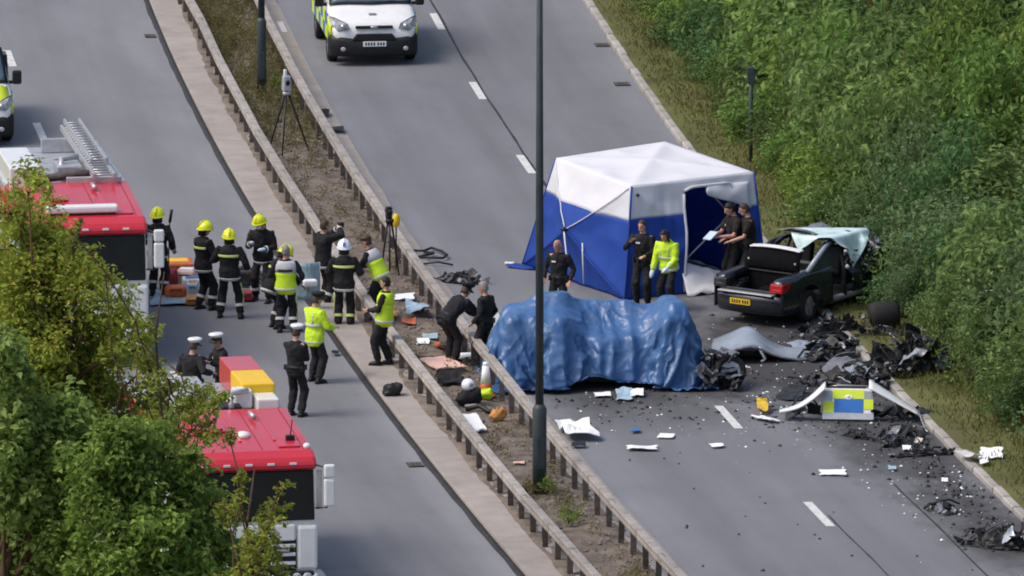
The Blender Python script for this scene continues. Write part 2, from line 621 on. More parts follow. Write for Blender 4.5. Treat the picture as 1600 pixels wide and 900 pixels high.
# ------------------------------------------------------------------ the setting
def strip(name, offs, y0, y1, step, m, kind='structure', parent=None, jit=None):
    """a sheet that follows the road; offs = [(offset, z)], UV = (offset, distance)"""
    ny = int((y1 - y0) / step) + 1
    vs, uv, fs = [], [], []
    n = len(offs)
    for i in range(ny):
        Y = y0 + (y1 - y0) * i / (ny - 1)
        for k, (o, z) in enumerate(offs):
            oo, zz = (jit(o, Y, z, k) if jit else (o, z))
            vs.append(RP(oo, Y, zz))
            uv.append((oo, Y))
    for i in range(ny - 1):
        for k in range(n - 1):
            a = i * n + k
            fs.append((a, a + 1, a + n + 1, a + n))
    me = bpy.data.meshes.new(name)
    me.from_pydata([tuple(v) for v in vs], [], fs)
    ul = me.uv_layers.new(name='UVMap')
    for lp in me.loops:
        ul.data[lp.index].uv = uv[lp.vertex_index]
    me.materials.append(m)
    me.polygons.foreach_set('use_smooth', [True] * len(fs))
    o = link(name, me, parent)
    if kind:
        o['kind'] = kind
    return o

YA, YB = -130.0, 170.0
g = MB()
g.add([(-3000, -1200, -0.12), (3000, -1200, -0.12), (3000, 4000, -0.12), (-3000, 4000, -0.12)], [(0, 1, 2, 3)])
tag(g.build('ground', M['field']), kind='structure')

asph_l = asphalt_mat('worn_asphalt', (0.190, 0.192, 0.205), [(-0.9, -0.15, 1.0, 1.16), (-7.2, -6.2, 1.2, 1.0)])
pst = []
for (px, py, ru, rv, dk) in ((1230, 560, 1.9, 4.6, 0.75), (1400, 690, 1.2, 4.5, 0.7), (1290, 500, 1.6, 3.0, 0.6),
                             (1020, 640, 1.6, 1.7, 0.35), (1560, 830, 0.9, 3.5, 0.7), (960, 615, 2.0, 1.2, 0.5)):
    p = G(px, py)
    pst.append((road_off(p), p.y, ru * 1.35, rv * 1.3, dk))
asph_r = asphalt_mat('patched_asphalt', (0.172, 0.175, 0.190), [(9.0, 9.8, 1.0, 1.14), (2.9, 3.9, 1.15, 1.0)], pst)
strip('carriageway', [(-7.3, 0), (-5, .01), (-3.6, .015), (-2, .01), (0.0, 0)], YA, YB, 1.5, asph_l)
right_road = strip('carriageway', [(2.98, 0), (4.5, .01), (6.4, .015), (8, .01), (10.0, 0)], YA, YB, 1.5, asph_r)
left_road = bpy.data.objects['carriageway']

# lane markings: 2 m dashes every 9 m, painted sheets 4 mm proud of the road
def dash(off, y0, y1, wd, parent):
    b = MB()
    b.grid(lambda u, v: RP(off + (u - .5) * wd, y0 + (y1 - y0) * v, 0.0195), 1, 4)
    b.build('lane_marking', M['marking'], parent)
p0 = G(683, 22).y
for k in range(-4, 12):
    y1 = p0 - 9.13 * k
    if 6 < y1 < 16.0 or True:
        dash(6.4, y1 - 2.2, y1, 0.17, right_road)
p0 = G(14, 80).y
for k in range(-4, 12):
    dash(-3.58, p0 - 9.3 * k - 2.1, p0 - 9.3 * k, 0.17, left_road)
pm = G(437, 43)
dash(road_off(pm) + .02, pm.y - 0.7, pm.y + 0.7, 0.2, right_road)

def seam(off, y0, y1, wd, parent, seed):
    rs = random.Random(seed)
    ph = rs.random() * 9
    b = MB()
    n = int((y1 - y0) / 0.5)
    b.grid(lambda u, v: RP(off + 0.05 * noise.noise((v * (y1 - y0) * .3, ph, 0)) + (u - .5) * wd * (0.6 + 0.8 * abs(noise.noise((v * (y1 - y0) * .9, ph + 3, 0)))),
                           y0 + (y1 - y0) * v, 0.0165), 1, n)
    b.build('road_joint', M['tar'], parent)
seam(6.52, -9, 40, 0.07, right_road, 1)
seam(6.56, -40, -22.6, 0.045, right_road, 2)
q_ = G(1440, 800)
seam(road_off(q_), q_.y - 6.5, q_.y + 2.5, 0.05, right_road, 3)


# concrete margin beside the left carriageway: slabs with open joints
cm = tag(bpy.data.objects.new('concrete_margin', None), kind='structure')
COL.objects.link(cm)
rs = random.Random(5)
y = -48.0
while y < 75:
    L = 4.6
    b = MB()
    dz = rs.uniform(-.006, .006)
    a0, a1 = y + 0.012, y + L - 0.012
    for nm, o0, o1 in (('concrete_slab', 0.045, 1.2),):
        vs = []
        for z in (0.0, 0.11 + dz):
            for Y in (a0, (a0 + a1) / 2, a1):
                vs += [RP(o0 + (.012 if z > .05 else 0), Y, z), RP(o1, Y, z)]
        fs = [(6, 7, 9, 8), (8, 9, 11, 10), (0, 6, 8, 2), (2, 8, 10, 4), (0, 1, 7, 6), (4, 10, 11, 5), (1, 3, 9, 7), (3, 5, 11, 9)]
        b.add(vs, fs)
        b.build(nm, M['concrete'], cm, bevel=0.012)
    y += L
strip('dark_edge_strip', [(-0.07, 0.004), (-0.03, 0.02), (0.045, 0.05), (0.0445, 0.0)], -48, 75, 0.5, M['tar'], None, cm,  # dark strip along the step from road to concrete
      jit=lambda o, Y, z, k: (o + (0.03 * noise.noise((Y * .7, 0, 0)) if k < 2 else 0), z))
strip('roadside_strip', [(2.45, 0.02), (2.72, 0.022), (2.99, 0.006)], -60, 90, 1.0, M['concrete'],
      jit=lambda o, Y, z, k: (o + (0.05 * noise.noise((Y * .5, 4, 0)) if k == 2 else 0), z))

def res_jit(o, Y, z, k):
    if k == 0:
        return (0.66 + 0.085 * noise.noise((Y * 0.55, 1.3, 0)) + 0.05 * noise.noise((Y * 1.9, 7, 0)), 0.112)
    if k == 1:
        return (0.70 + 0.085 * noise.noise((Y * 0.55, 1.3, 0)) + 0.05 * noise.noise((Y * 1.9, 7, 0)), 0.135)
    if k == RESN - 1:
        return (2.52 + 0.06 * noise.noise((Y * .8, 2, 0)), 0.021)
    return (o, z + 0.06 * noise.noise((o * 2.2, Y * 1.1, 0)) + 0.035 * noise.noise((o * 6, Y * 4, 3)))
ro = [(0.66, .11), (0.70, .13)] + [(0.8 + i * 0.11, (0.125 if i < 3 else 0.11) if i < 11 else .11 - .018 * (i - 10)) for i in range(15)] + [(2.46, .03), (2.53, .02)]
RESN = len(ro)
strip('central_reservation', ro, -60, 90, 0.25, M['soil'], jit=res_jit)

# kerb: one stone every 0.915 m
kb = tag(bpy.data.objects.new('kerb', None), kind='structure')
COL.objects.link(kb)
b = MB()
b.prism([(0, -.1), (0, .085), (.025, .115), (.15, .115), (.15, -.1)], -.4525, .4525, axis='y')
kme = b.mesh('kerb_stone', M['kerb'])
y = -42.0
rs = random.Random(8)
while y < 52:
    o = link('kerb_stone', kme, kb, RP(10.0, y) + Vector((rs.uniform(-.012, .012), 0, rs.uniform(-.012, .008))), (0, 0, road_ang(y) + rs.uniform(-.008, .008)))
    y += 0.918

def bank_jit(o, Y, z, k):
    if o < 10.5:
        return o, z
    return o, z + 0.05 * noise.noise((o * 1.1, Y * .8, 0)) + 0.5 * noise.noise((o * .3, Y * .15, 2)) * min(1, max(0, (o - 12) / 4))
strip('verge', [(10.14, .10), (10.5, .11), (11.0, .13), (11.5, .16), (12, .2), (13, .5)], -60, 90, 0.6, M['verge'], jit=bank_jit)
strip('bank', [(12.6, .3), (13.5, .75), (15, 1.5), (17, 2.3), (20, 3.0), (26, 3.4), (60, 3.4)], -60, 150, 2.0, M['bank'], jit=bank_jit)
strip('verge', [(-40, 0.3), (-20, .2), (-9, .08), (-7.45, .09), (-7.3, .11), (-7.3, -.05)], YA, YB, 2.0, M['verge'])

# ------------------------------------------------------------------ crash barriers
def barrier(label, off_fn, y0, y1, seed):
    ym = (y0 + y1) / 2
    t = thing('crash_barrier', label, 'crash barrier', RP(off_fn(ym), ym, 0.0))
    base = t.location.copy()
    # open box beam, 0.2 wide, rolled lips underneath
    b = MB()
    prof = [(-.078, .51), (-.078, .555), (-.068, .56), (-.068, .605), (-.078, .612), (-.078, .645), (-.066, .66), (.066, .66), (.078, .645),
            (.078, .612), (.068, .605), (.068, .56), (.078, .555), (.078, .51), (.06, .51), (.056, .635), (-.056, .635), (-.06, .51)]
    b.prism(prof, 0.010, 4.790, axis='y')
    b.box((-.075, 4.60, .583), (.012, .30, .05), mi=0)
    for yy in (4.48, 4.56, 4.66, 4.74):
        b.box((0, yy, .662), (.028, .028, .014), mi=0)
    rail_me = b.mesh('rail', M['galv'])
    b = MB()
    b.prism([(-.05, -.035), (.05, -.035), (.05, -.027), (.005, -.027), (.005, .027), (.05, .027), (.05, .035), (-.05, .035), (-.05, .027), (-.005, .027), (-.005, -.027), (-.05, -.027)],
            -.1, .63, axis='z')
    post_me = b.mesh('post', M['galv_post'])
    rs = random.Random(seed)
    y = y0
    while y < y1:
        a, c = RP(off_fn(y), y), RP(off_fn(y + 4.8), y + 4.8)
        d = c - a
        o = link('rail', rail_me, t, a - base + Vector((rs.uniform(-.006, .006), 0, rs.uniform(-.006, .006))), (0, 0, math.atan2(-d.x, d.y)))
        o.scale.y = d.length / 4.8
        for k in range(4):
            q = a.lerp(c, (k + .25) / 4)
            link('post', post_me, t, q - base, (rs.uniform(-.03, .03), rs.uniform(-.03, .03), math.atan2(-d.x, d.y)))
        y += 4.8
    return t
def left_off(Y):
    return 0.80 + (-0.035 * (Y - 31) if Y > 31 else 0) + 0.04 * noise.noise((Y * .11, 0, 0))
barrier('left galvanised crash barrier between the concrete margin and the soil strip', left_off, -43.0, 52, 3)
barrier('right galvanised crash barrier on tall posts beside the littered carriageway', lambda Y: 2.31 + 0.02 * noise.noise((Y * .13, 5, 0)), -43.4, 52, 4)

# ------------------------------------------------------------------ lamp posts, sign
def lamp_post(px, py, label, rb, ru, hb):
    p = G(px, py, 0.12)
    t = thing('lamp_post', label, 'lamp post', p, road_ang(p.y))
    b = MB()
    b.tube([(0, 0, -.2), (0, 0, hb - .04), (0, 0, hb + .05)], [rb, rb, ru * 1.05], 12)
    b.build('base_section', M['lamp_post'], t)
    b = MB()
    b.box((0, -rb * .96, .75), (rb * 1.05, .02, .6))
    b.build('access_door', M['lamp_post'], t, bevel=.006)
    b = MB()
    b.tube([(0, 0, hb), (0, 0, 6), (0, 0, 11.5)], [ru, ru * .9, ru * .6], 12)
    b.build('column', M['lamp_post'], t)
    for sgn in (-1, 1):
        b = MB()
        b.tube([(0, 0, 11.4), (sgn * .3, 0, 11.9), (sgn * 1.5, 0, 12.1)], [.045, .04, .035], 8)
        b.build('arm', M['lamp_post'], t)
        b = MB()
        b.sphere((sgn * 1.75, 0, 12.08), (.35, .13, .08))
        b.build('lantern', M['alu'], t)
lamp_post(843, 768, 'tall dark grey lamp post in the soil strip in front of the blue tarpaulin', .135, .080, 1.62)
lamp_post(409, 154, 'dark lamp post in the weeds near the survey tripod at the top', .105, .075, 1.75)
p = G(1173, 252, 0.15)
t = thing('sign_post', 'thin dark sign post standing against the hedge behind the tent', 'sign post', p)
b = MB(); b.tube([(0, 0, -.2), (0, 0, 2.05)], .042, 8); b.build('post', M['lamp_post'], t)
b = MB(); b.box((0, 0, 1.86), (.17, .10, .36)); b.build('sign_box', M['lamp_post'], t, bevel=.02)

def grate(px, py, label, wd, ln, z=0.012):
    p = G(px, py)
    t = thing('drain_grate', label, 'drain', Vector((p.x, p.y, z)), road_ang(p.y))
    b = MB()
    b.box((0, 0, 0), (wd, ln, .012)); b.build('frame', M['drain'], t)
    for i in range(5):
        b = MB(); b.box((-wd * .4 + wd * .2 * i, 0, .011), (wd * .1, ln * .85, .012)); b.build('bar', M['galv_post'], t)
grate(649, 727, 'iron drain grate at the edge of the left carriageway near the bottom', .30, .42)
grate(235, 57, 'iron drain grate at the edge of the left carriageway near the top', .25, .42)
grate(941, 71, 'iron drain grate against the right kerb, the farther one', .32, .45)
grate(972, 132, 'iron drain grate against the right kerb, the nearer one', .34, .45)

# ------------------------------------------------------------------ shared wheel
def wheel(parent, x, y, r=.33, wd=.22, side=1, rot=(0, 0, 0), name='wheel', rim='rim'):
    w_ = bpy.data.objects.new(name, None)
    b = MB()
    pr = [(r * .62, -wd / 2), (r * .93, -wd / 2), (r, -wd * .32), (r, wd * .32), (r * .93, wd / 2), (r * .62, wd / 2)]
    rings = []
    n = 22
    for q in range(n):
        a = 2 * math.pi * q / n
        rings.append([(k[1], k[0] * math.cos(a), k[0] * math.sin(a)) for k in pr])
    rings.append(rings[0])
    b.loft(rings, caps=False)
    o = b.build(name, M['tyre'], parent, (x, y, r), rot)
    b = MB()
    xs = side * wd * .36
    b.tube([(xs - side * .05, 0, 0), (xs, 0, 0)], r * .62, 20, sm=False)
    b.tube([(xs, 0, 0), (xs + side * .025, 0, 0)], r * .17, 12, sm=False)
    for k in range(5):
        a = 2 * math.pi * k / 5
        b.box((xs + side * .012, math.cos(a) * r * .36, math.sin(a) * r * .36), (.03, r * .16, r * .5), (a + math.pi / 2, 0, 0), mi=0)
    b.build(rim, M['rim'], o)
    return o

# ------------------------------------------------------------------ fire engines
def fire_engine(label, loc, rot, far):
    EL = 8.3 if far else 6.75
    t = thing('fire_engine', label, 'fire engine', loc, rot, 'fire engines on the left carriageway')
    X = 1.23
    b = MB()                                            # chassis and cab sides
    b.prism([(.06, .62), (.02, 1.70), (.14, 2.60), (.16, 2.66), (3.28, 2.66), (3.28, .55), (1.9, .55), (1.85, 1.05), (.85, 1.05), (.8, .55)], -X + .03, X - .03)
    b.build('cab', M['white'], t, bevel=.03)
    b = MB()
    b.prism([(.09, 2.60), (.02, 2.66), (.0, 2.72), (.10, 2.84), (.34, 2.93), (1.2, 3.0), (3.3, 3.12), (3.3, 2.60)], -X, X)
    roof = b.build('cab_roof', M['red'], t, bevel=.07)
    for x in (-.62, 0.0, .62):                           # pressed ribs and hatch line
        b = MB()
        b.prism([(.95, 2.985), (.95, 3.0), (3.1, 3.125), (3.1, 3.10)], x - .03, x + .03)
        b.build('roof_rib', M['red'], roof, bevel=.008)
    b = MB()
    b.prism([(.50, 2.945), (.50, 2.972), (.85, 2.995), (.85, 2.97)], .62, 1.02)
    b.build('roof_hatch', M['red'], roof, bevel=.01)
    b = MB()                                            # windscreen with black surround
    b.prism([(.045, 1.70), (-.035, 1.72), (.09, 2.60), (.16, 2.60)], -X + .05, X - .05)
    b.build('windscreen', M['glass_dark'], t, bevel=.02)
    for s in (-1, 1):
        b = MB(); b.box((s * .62, .105, 2.44), (.42, .012, .14), (R(8), 0, 0), 0)
        b.build('sun_visor', M['alu'], t)
        b = MB(); b.tube([(s * .15, -.055, 1.75), (s * .75, -.01, 2.05)], .014, 6)
        b.build('wiper', M['black'], t)
        b = MB()
        b.prism([(.32, 1.75), (.30, 2.52), (1.28, 2.54), (1.28, 1.75)], s * (X - .035), s * (X - .01))
        b.build('side_window', M['glass_dark'], t)
        b = MB()
        b.prism([(1.55, 1.75), (1.55, 2.54), (2.95, 2.54), (2.95, 1.75)], s * (X - .035), s * (X - .01))
        b.build('side_window', M['glass_dark'], t)
        b = MB()
        b.prism([(.30, 1.15), (.30, 1.62), (3.2, 1.62), (3.2, 1.15)], s * (X - .035), s * (X - .012))
        b.build('side_stripe', M['red'], t)
        # mirror: two white housings on a dark arm
        mo = MB(); mo.tube([(s * (X - .02), .05, 2.70), (s * (X + .14), -.10, 2.68), (s * (X + .15), -.12, 1.95), (s * (X - .02), .03, 1.92)], .02, 6)
        mo = mo.build('mirror_arm', M['black'], t)
        b = MB(); b.box((s * (X + .20), -.14, 2.62), (.20, .10, .24)); b.build('mirror', M['white'], mo, bevel=.035)
        b = MB(); b.box((s * (X + .20), -.14, 2.23), (.20, .11, .50)); b.build('mirror', M['white'], mo, bevel=.035)
        b = MB(); b.box((s * (X + .05), .08, 2.25), (.10, .02, .72)); b.build('wind_deflector', M['alu'], t, bevel=.01)
        # corner panel, headlamp, indicator
        b = MB()
        b.prism([(-.03, .80), (-.05, 1.62), (.16, 1.66), (.16, .80)], s * .86, s * (X + .005))
        b.build('corner_panel', M['white'], t, bevel=.06)
        b = MB(); b.box((s * .93, -.075, .70), (.46, .10, .20)); h = b.build('headlamp_housing', M['black'], t, bevel=.03)
        b = MB(); b.sphere((s * .84, -.125, .70), (.085, .03, .08)); b.build('headlamp', M['lamp_glass'], h)
        b = MB(); b.sphere((s * 1.03, -.125, .70), (.085, .03, .08)); b.build('headlamp', M['lamp_glass'], h)
        b = MB(); b.tube([(s * .7, -.13, .48), (s * .7, -.16, .48)], .07, 12); b.build('fog_lamp', M['red_lens'], t)
        b = MB(); b.box((s * .5, -.06, 1.19), (.42, .04, .05)); b.build('badge_bar', M['chrome'], t)
    b = MB(); b.box((0, .0, 1.50), (1.66, .10, .30)); b.build('front_panel', M['white'], t, bevel=.03)
    for z in (1.26, 1.10, .94):
        b = MB(); b.box((0, .01, z), (1.66, .10, .06)); b.build('grille_slat', M['white'], t, bevel=.01)
    b = MB(); b.box((0, .04, 1.08), (1.70, .06, .58)); b.build('grille', M['black'], t)
    b = MB(); b.box((0, -.02, .56), (2.46, .22, .38)); b.build('bumper', M['white'], t, bevel=.05)
    b = MB(); b.box((0, -.135, .56), (.55, .02, .12)); b.build('number_plate', M['white'], t)
    # rear body
    b = MB(); b.box((0, (3.42 + EL) / 2, 1.75), (2.46, EL - 3.42, 2.30)); body = b.build('rear_body', M['red'], t, bevel=.04)
    for s in (-1, 1):
        for k in range(3):
            LS = (EL - 3.6) / 3
            b = MB(); b.box((s * 1.232, 3.5 + LS * (k + .5), 1.75), (.02, LS * .9, 1.7)); b.build('locker_shutter', M['alu'], body)
        b = MB(); b.box((s * 1.18, (3.42 + EL) / 2, 2.98), (.08, EL - 3.5, .16)); b.build('roof_rail', M['alu'], body, bevel=.02)
    for i in range(8):
        PS = (EL - 3.5) / 8
        b = MB(); b.box((0, 3.46 + PS * (i + .5), 2.912), (2.24, PS * .92, .03)); b.build('roof_plate', M['alu'], body, bevel=.006)
    for x, y in ((-1.0, 1.35), (1.0, 1.35), (-1.0, EL - 1.6), (1.0, EL - 1.6)):
        wheel(t, x, y, .5, .32, 1 if x > 0 else -1)
    if far:
        b = MB(); b.box((.0, .60, 3.06), (1.42, .26, .15)); lb = b.build('light_bar', M['white'], roof, bevel=.045)
        b = MB(); b.box((.0, .60, 2.975), (1.30, .20, .06)); b.build('light_bar_base', M['black'], roof)
        lad = MB()
        for s in (-1, 1):
            lad.box((.72 + s * .2, 5.7, 3.28), (.055, 5.6, .10))
        lad = lad.build('ladder', M['alu'], t)
        for i in range(20):
            b = MB(); b.tube([(.52, 3.05 + i * .28, 3.28), (.92, 3.05 + i * .28, 3.28)], .022, 6); b.build('rung', M['alu'], lad)
        lad2 = MB()
        for s in (-1, 1):
            lad2.box((.72 + s * .15, 6.1, 3.43), (.045, 4.6, .09))
        lad2 = lad2.build('ladder', M['alu'], t)
        for i in range(15):
            b = MB(); b.tube([(.57, 3.95 + i * .3, 3.43), (.87, 3.95 + i * .3, 3.43)], .018, 6); b.build('rung', M['alu'], lad2)
        for y in (3.2, 5.4, 7.6):
            b = MB(); b.box((.55, y, 3.08), (1.1, .10, .28)); b.build('ladder_gantry', M['alu'], t, bevel=.015)
        b = MB(); b.box((-.85, 4.1, 3.22), (.62, 2.3, .52)); b.build('roof_locker', M['white'], t, bevel=.03)
        b = MB(); b.tube([(-.5, 3.55, 3.12), (.2, 3.65, 3.20), (.5, 3.5, 3.24)], [.07, .10, .06], 10); b.build('water_monitor', M['galv_post'], t)
        b = MB(); b.tube([(.0, 4.2, 3.1), (.05, 4.5, 3.35), (.4, 4.6, 3.38)], .06, 8); b.build('mast_arm', M['alu'], t)
        b = MB(); b.box((.18, 4.5, 3.16), (.5, .7, .22)); b.build('gear_box', M['alu'], t, bevel=.03)
    else:
        b = MB(); b.box((.84, 6.05, 3.18), (.60, 1.30, .46)); lk = b.build('roof_locker', M['red'], t, bevel=.02)
        b = MB(); b.box((.84, 4.72, 3.18), (.60, 1.34, .46)); b.build('roof_locker', M['yellow'], t, bevel=.02)
        b = MB(); b.box((-.25, 5.3, 3.02), (.7, 2.4, .18)); b.build('hose_box', M['alu'], t, bevel=.03)
        b = MB(); b.box((.92, 3.75, 3.12), (.40, .62, .26)); b.build('gear_box', M['white'], t, bevel=.03)
        b = MB(); b.box((.52, 4.0, 3.18), (.34, .4, .34)); b.build('gear_box', M['white'], t, bevel=.04)
        b = MB(); b.tube([(.25, 3.5, 3.08), (.25, 3.7, 3.32), (.6, 3.75, 3.36)], .055, 8); b.build('mast_arm', M['alu'], t)
        b = MB(); b.box((.05, 3.75, 3.05), (.8, .5, .14)); b.build('mast_base', M['black'], t, bevel=.03)
        b = MB(); b.tube([(-.9, 3.5, 3.12), (-.5, 3.8, 3.2), (-.1, 4.2, 3.16)], .05, 8); b.build('suction_hose', M['black'], t)
        b = MB(); b.sphere((.10, 1.30, 3.03), (.14, .14, .08)); b.build('roof_beacon', M['white'], roof)
        b = MB(); b.box((.90, .95, 3.02), (.16, .12, .12)); b.build('aerial_base', M['black'], roof, bevel=.02)
        b = MB(); b.tube([(.90, .95, 3.05), (.98, 1.2, 3.30)], .012, 5); b.build('aerial', M['black'], roof)
        b = MB(); b.sphere((1.12, .45, 2.97), (.07, .07, .06)); b.build('roof_beacon', M['white'], roof)
    for x in (-1.05, -.31, .31, 1.05):
        b = MB(); b.prism([(.40, 2.93), (.40, 2.945), (1.2, 3.012), (3.24, 3.128), (3.24, 3.10)], x - .006, x + .006); b.build('roof_seam', M['redbag'], roof)
    b = MB(); b.box((-.45, 1.9, 3.07), (.62, .62, .035), (R(3.3), 0, 0)); hb = b.build('roof_hatch', M['red'], roof, bevel=.015)
    for k in range(4):
        b = MB(); b.box((-.66 + .14 * k, 1.62, 3.085), (.05, .03, .03)); b.build('hinge', M['black'], hb)
    for x in (-.75, .45):
        b = MB(); b.tube([(x, 2.75, 3.16), (x + .02, 2.35, 3.15)], [.03, .055], 10); b.build('air_horn', M['alu'], roof)
    for i in range(5):
        b = MB(); b.box((-.8 + .4 * i, .015, 2.745), (.12, .04, .035)); b.build('marker_lamp', M['white'], roof)
    return t
def engine_at(px, py, label, far):
    p = G(px, py)
    a = road_ang(p.y)
    c = p - Vector((math.cos(a), math.sin(a), 0)) * 1.24
    return fire_engine(label, (c.x, c.y, .012), a, far)
engine_at(497, 959, 'nearest fire engine, with red and yellow roof lockers, behind the trees', False)
engine_at(233, 572, 'farther fire engine with white light bar and silver ladders on its roof', True)

# ------------------------------------------------------------------ police vans
def van(label, loc, rot, yellow_front):
    t = thing('police_van', label, 'van', loc, rot, 'police vans')
    def ring(y, w_, zb, zt, crown=.02):
        tw = 1 - .13 * min(1, max(0, (zt - 1.1) / .85))
        h = [(0, zb), (w_ * .88, zb), (w_ * .985, zb + .12), (w_, min(.95, zt - .12)), (w_ * (tw + .012), zt - .10), (w_ * tw - .05, zt - .015), (w_ * .5, zt + crown * .8), (0, zt + crown)]
        return [(x, y, z) for x, z in h] + [(-x, y, z) for x, z in h[-2:0:-1]]
    st = [(.02, .80, .40, .66), (.06, .88, .32, .86), (.20, .955, .28, .99), (.50, .975, .27, 1.09), (.92, .985, .27, 1.20), (1.05, .985, .27, 1.27),
          (1.45, .985, .27, 1.66), (1.75, .985, .27, 1.88), (2.1, .985, .27, 1.95), (3.0, .985, .27, 1.98), (4.8, .985, .27, 1.96), (4.93, .94, .35, 1.86)]
    b = MB()
    b.loft([ring(*q) for q in st])
    b.build('body', M['white'], t, sub=1)
    def bonnet_z(y):
        for a, c in zip(st, st[1:]):
            if a[0] <= y <= c[0]:
                k = (y - a[0]) / (c[0] - a[0])
                return a[3] + (c[3] - a[3]) * k + .02
        return st[-1][3]
    b = MB()
    def ws(u, v):
        y = 1.03 + .68 * v
        x = (u - .5) * 2 * (.86 - .09 * v)
        return (x, y - .09 * abs(1 - abs(2 * u - 1)) * (1 - v) + .05 * (2 * u - 1) ** 2 * 0, bonnet_z(y) + .022 - .05 * (2 * u - 1) ** 4 * .5)
    b.grid(ws, 12, 8)
    b.build('windscreen', M['glass_sky'], t, solid=.015)
    b = MB()
    def sur(u, v):
        y = .97 + .78 * v
        x = (u - .5) * 2 * (.93 - .09 * v)
        return (x, y - .09 * abs(1 - abs(2 * u - 1)) * (1 - v), bonnet_z(y) + .010 - .05 * (2 * u - 1) ** 4 * .5)
    b.grid(sur, 12, 8)
    b.build('windscreen_surround', M['black'], t, solid=.012)
    for s in (-1, 1):
        b = MB(); b.tube([(s * .1 - .2, 1.0, 1.29), (s * .55, .98, 1.30)], .012, 5); b.build('wiper', M['black'], t)
    # bumper: lofted round the nose
    b = MB()
    rings = []
    for k in range(15):
        a = math.pi * k / 14
        x = -math.cos(a) * .985
        y = .34 * (1 - math.sin(a) ** .55) - .045
        top = .60 + .10 * abs(math.cos(a)) ** 2
        rings.append([(x, y + .02, .22), (x * 1.01, y - .03, .32), (x * 1.01, y - .035, top - .08), (x, y + .01, top), (x * .9, y + .15, top), (x * .9, y + .15, .22)])
    b.loft(rings)
    b.build('bumper', M['black'], t)
    b = MB(); b.box((0, -.02, .66), (1.02, .08, .15), top=(.78, 1)); b.build('lower_grille', M['black'], t, bevel=.02)
    b = MB(); b.box((0, .035, .875), (.84, .07, .065)); gr = b.build('upper_grille', M['black'], t, bevel=.02)
    b = MB(); b.sphere((0, .0, .875), (.09, .02, .038)); b.build('badge', M['chrome'], gr)
    b = MB(); b.box((0, .445, 1.105), (.17, .09, .012), (R(15), 0, 0)); b.build('crest', M['hair_grey'], t, bevel=.02)
    b = MB(); b.box((0, -.088, .515), (.52, .014, .115)); pl = b.build('number_plate', M['paper'], t)
    for i in range(7):
        b = MB(); b.box((-.195 + i * .062 + (.025 if i > 3 else 0), -.097, .515), (.034, .006, .066)); b.build('plate_character', M['hair_dark'], pl)
    for s in (-1, 1):
        b = MB()                                         # swept headlamp
        pts = [(s * .56, .035, .84), (s * .60, .03, .95), (s * .88, .16, 1.075), (s * .965, .36, 1.08), (s * .955, .22, .90), (s * .80, .06, .80)]
        c = Vector((s * .80, .06, .94))
        vs = [c] + [Vector(q) for q in pts]
        b.add(vs, [(0, i + 1, (i + 1) % 6 + 1) for i in range(6)], 0, False)
        hl = b.build('headlamp', M['lamp_glass'], t, solid=.03)
        b = MB(); b.sphere((s * .70, .0, .90), .06); b.build('reflector', M['chrome'], hl)
        b = MB(); b.tube(pts + [pts[0]], .014, 5); b.build('headlamp_rim', M['black'], hl)
        b = MB()                                         # fluorescent wing patch
        b.grid(lambda u, v: (s * (.955 + .035 * u), .16 + .42 * u, .68 + v * (.22 + .16 * u)), 3, 3)
        b.build('fluorescent_patch', M['hivis_paint'], t, solid=.03)
        m0 = MB(); m0.tube([(s * .93, 1.25, 1.20), (s * 1.06, 1.18, 1.22)], .04, 6); ma = m0.build('mirror_arm', M['black'], t)
        b = MB(); b.box((s * 1.13, 1.17, 1.32), (.20, .12, .30)); b.build('mirror', M['black'], ma, bevel=.04)
        b = MB(); b.prism([(1.55, 1.15), (1.95, 1.68), (2.35, 1.70), (2.35, 1.15)], s * .90, s * .985); b.build('side_window', M['glass_dark'], t, bevel=.02)
        for i in range(7):
            for j in range(2):
                if (i + j) % 2:
                    continue
                b = MB(); b.box((s * .985, .95 + .55 * i, .66 + .28 * j), (.018, .54, .27))
                b.build('fluorescent_square', M['hivis_paint'], t)
            b = MB(); b.box((s * .985, .95 + .55 * i, .66 + .28 * ((i + 1) % 2)), (.018, .54, .27))
            b.build('blue_square', M['police_blue'], t)
        for y in (.86, 3.85):
            wheel(t, s * .87, y, .33, .22, s)
        b = MB(); b.sphere((s * .70, -.055, .40), (.06, .02, .05)); b.build('fog_lamp', M['lamp_glass'], t)
    b = MB(); b.box((0, 2.2, 2.02), (1.3, .28, .10)); b.build('light_bar', M['police_blue'], t, bevel=.04)
    if yellow_front:
        b = MB()
        b.grid(lambda u, v: ((u - .5) * 1.80, .10 + .82 * v - .05 * (1 - (2 * u - 1) ** 2) , bonnet_z(.10 + .82 * v) + .008 - .06 * (2 * u - 1) ** 4), 8, 6)
        b.build('bonnet_film', M['hivis_paint'], t, solid=.012)
    return t
def van_at(pxl, pxr, py, label, yf):
    p = G((pxl + pxr) / 2, py)
    return van(label, (p.x, p.y, .012), road_ang(p.y), yf)
van_at(518, 652, 104, 'white police van with fluorescent wing patches parked facing the camera on the right carriageway', False)
van_at(-126, 30, 232, 'police van with a fluorescent yellow bonnet cut off by the left edge of the view', True)

# ------------------------------------------------------------------ crumpled metal and debris
def crumple(mb, c, sx, sy, rot, amp, seed, n=5, mi=0, curl=0.0):
    A = Matrix.Translation(c) @ Euler(rot).to_matrix().to_4x4()
    rs = random.Random(seed)
    ox = rs.random() * 50
    def fn(u, v):
        x, y = (u - .5) * sx, (v - .5) * sy
        q = Vector((x * 2.3 + ox, y * 2.3, seed * .37))
        z = amp * noise.noise(q) * 1.6 + curl * (u - .5) ** 2 + amp * .5 * noise.noise(q * 3)
        e = 1 + .25 * noise.noise(Vector((u * 3, v * 3, ox)))
        return A @ Vector((x * e, y * e, z))
    mb.grid(fn, n, n, mi, sm=False)

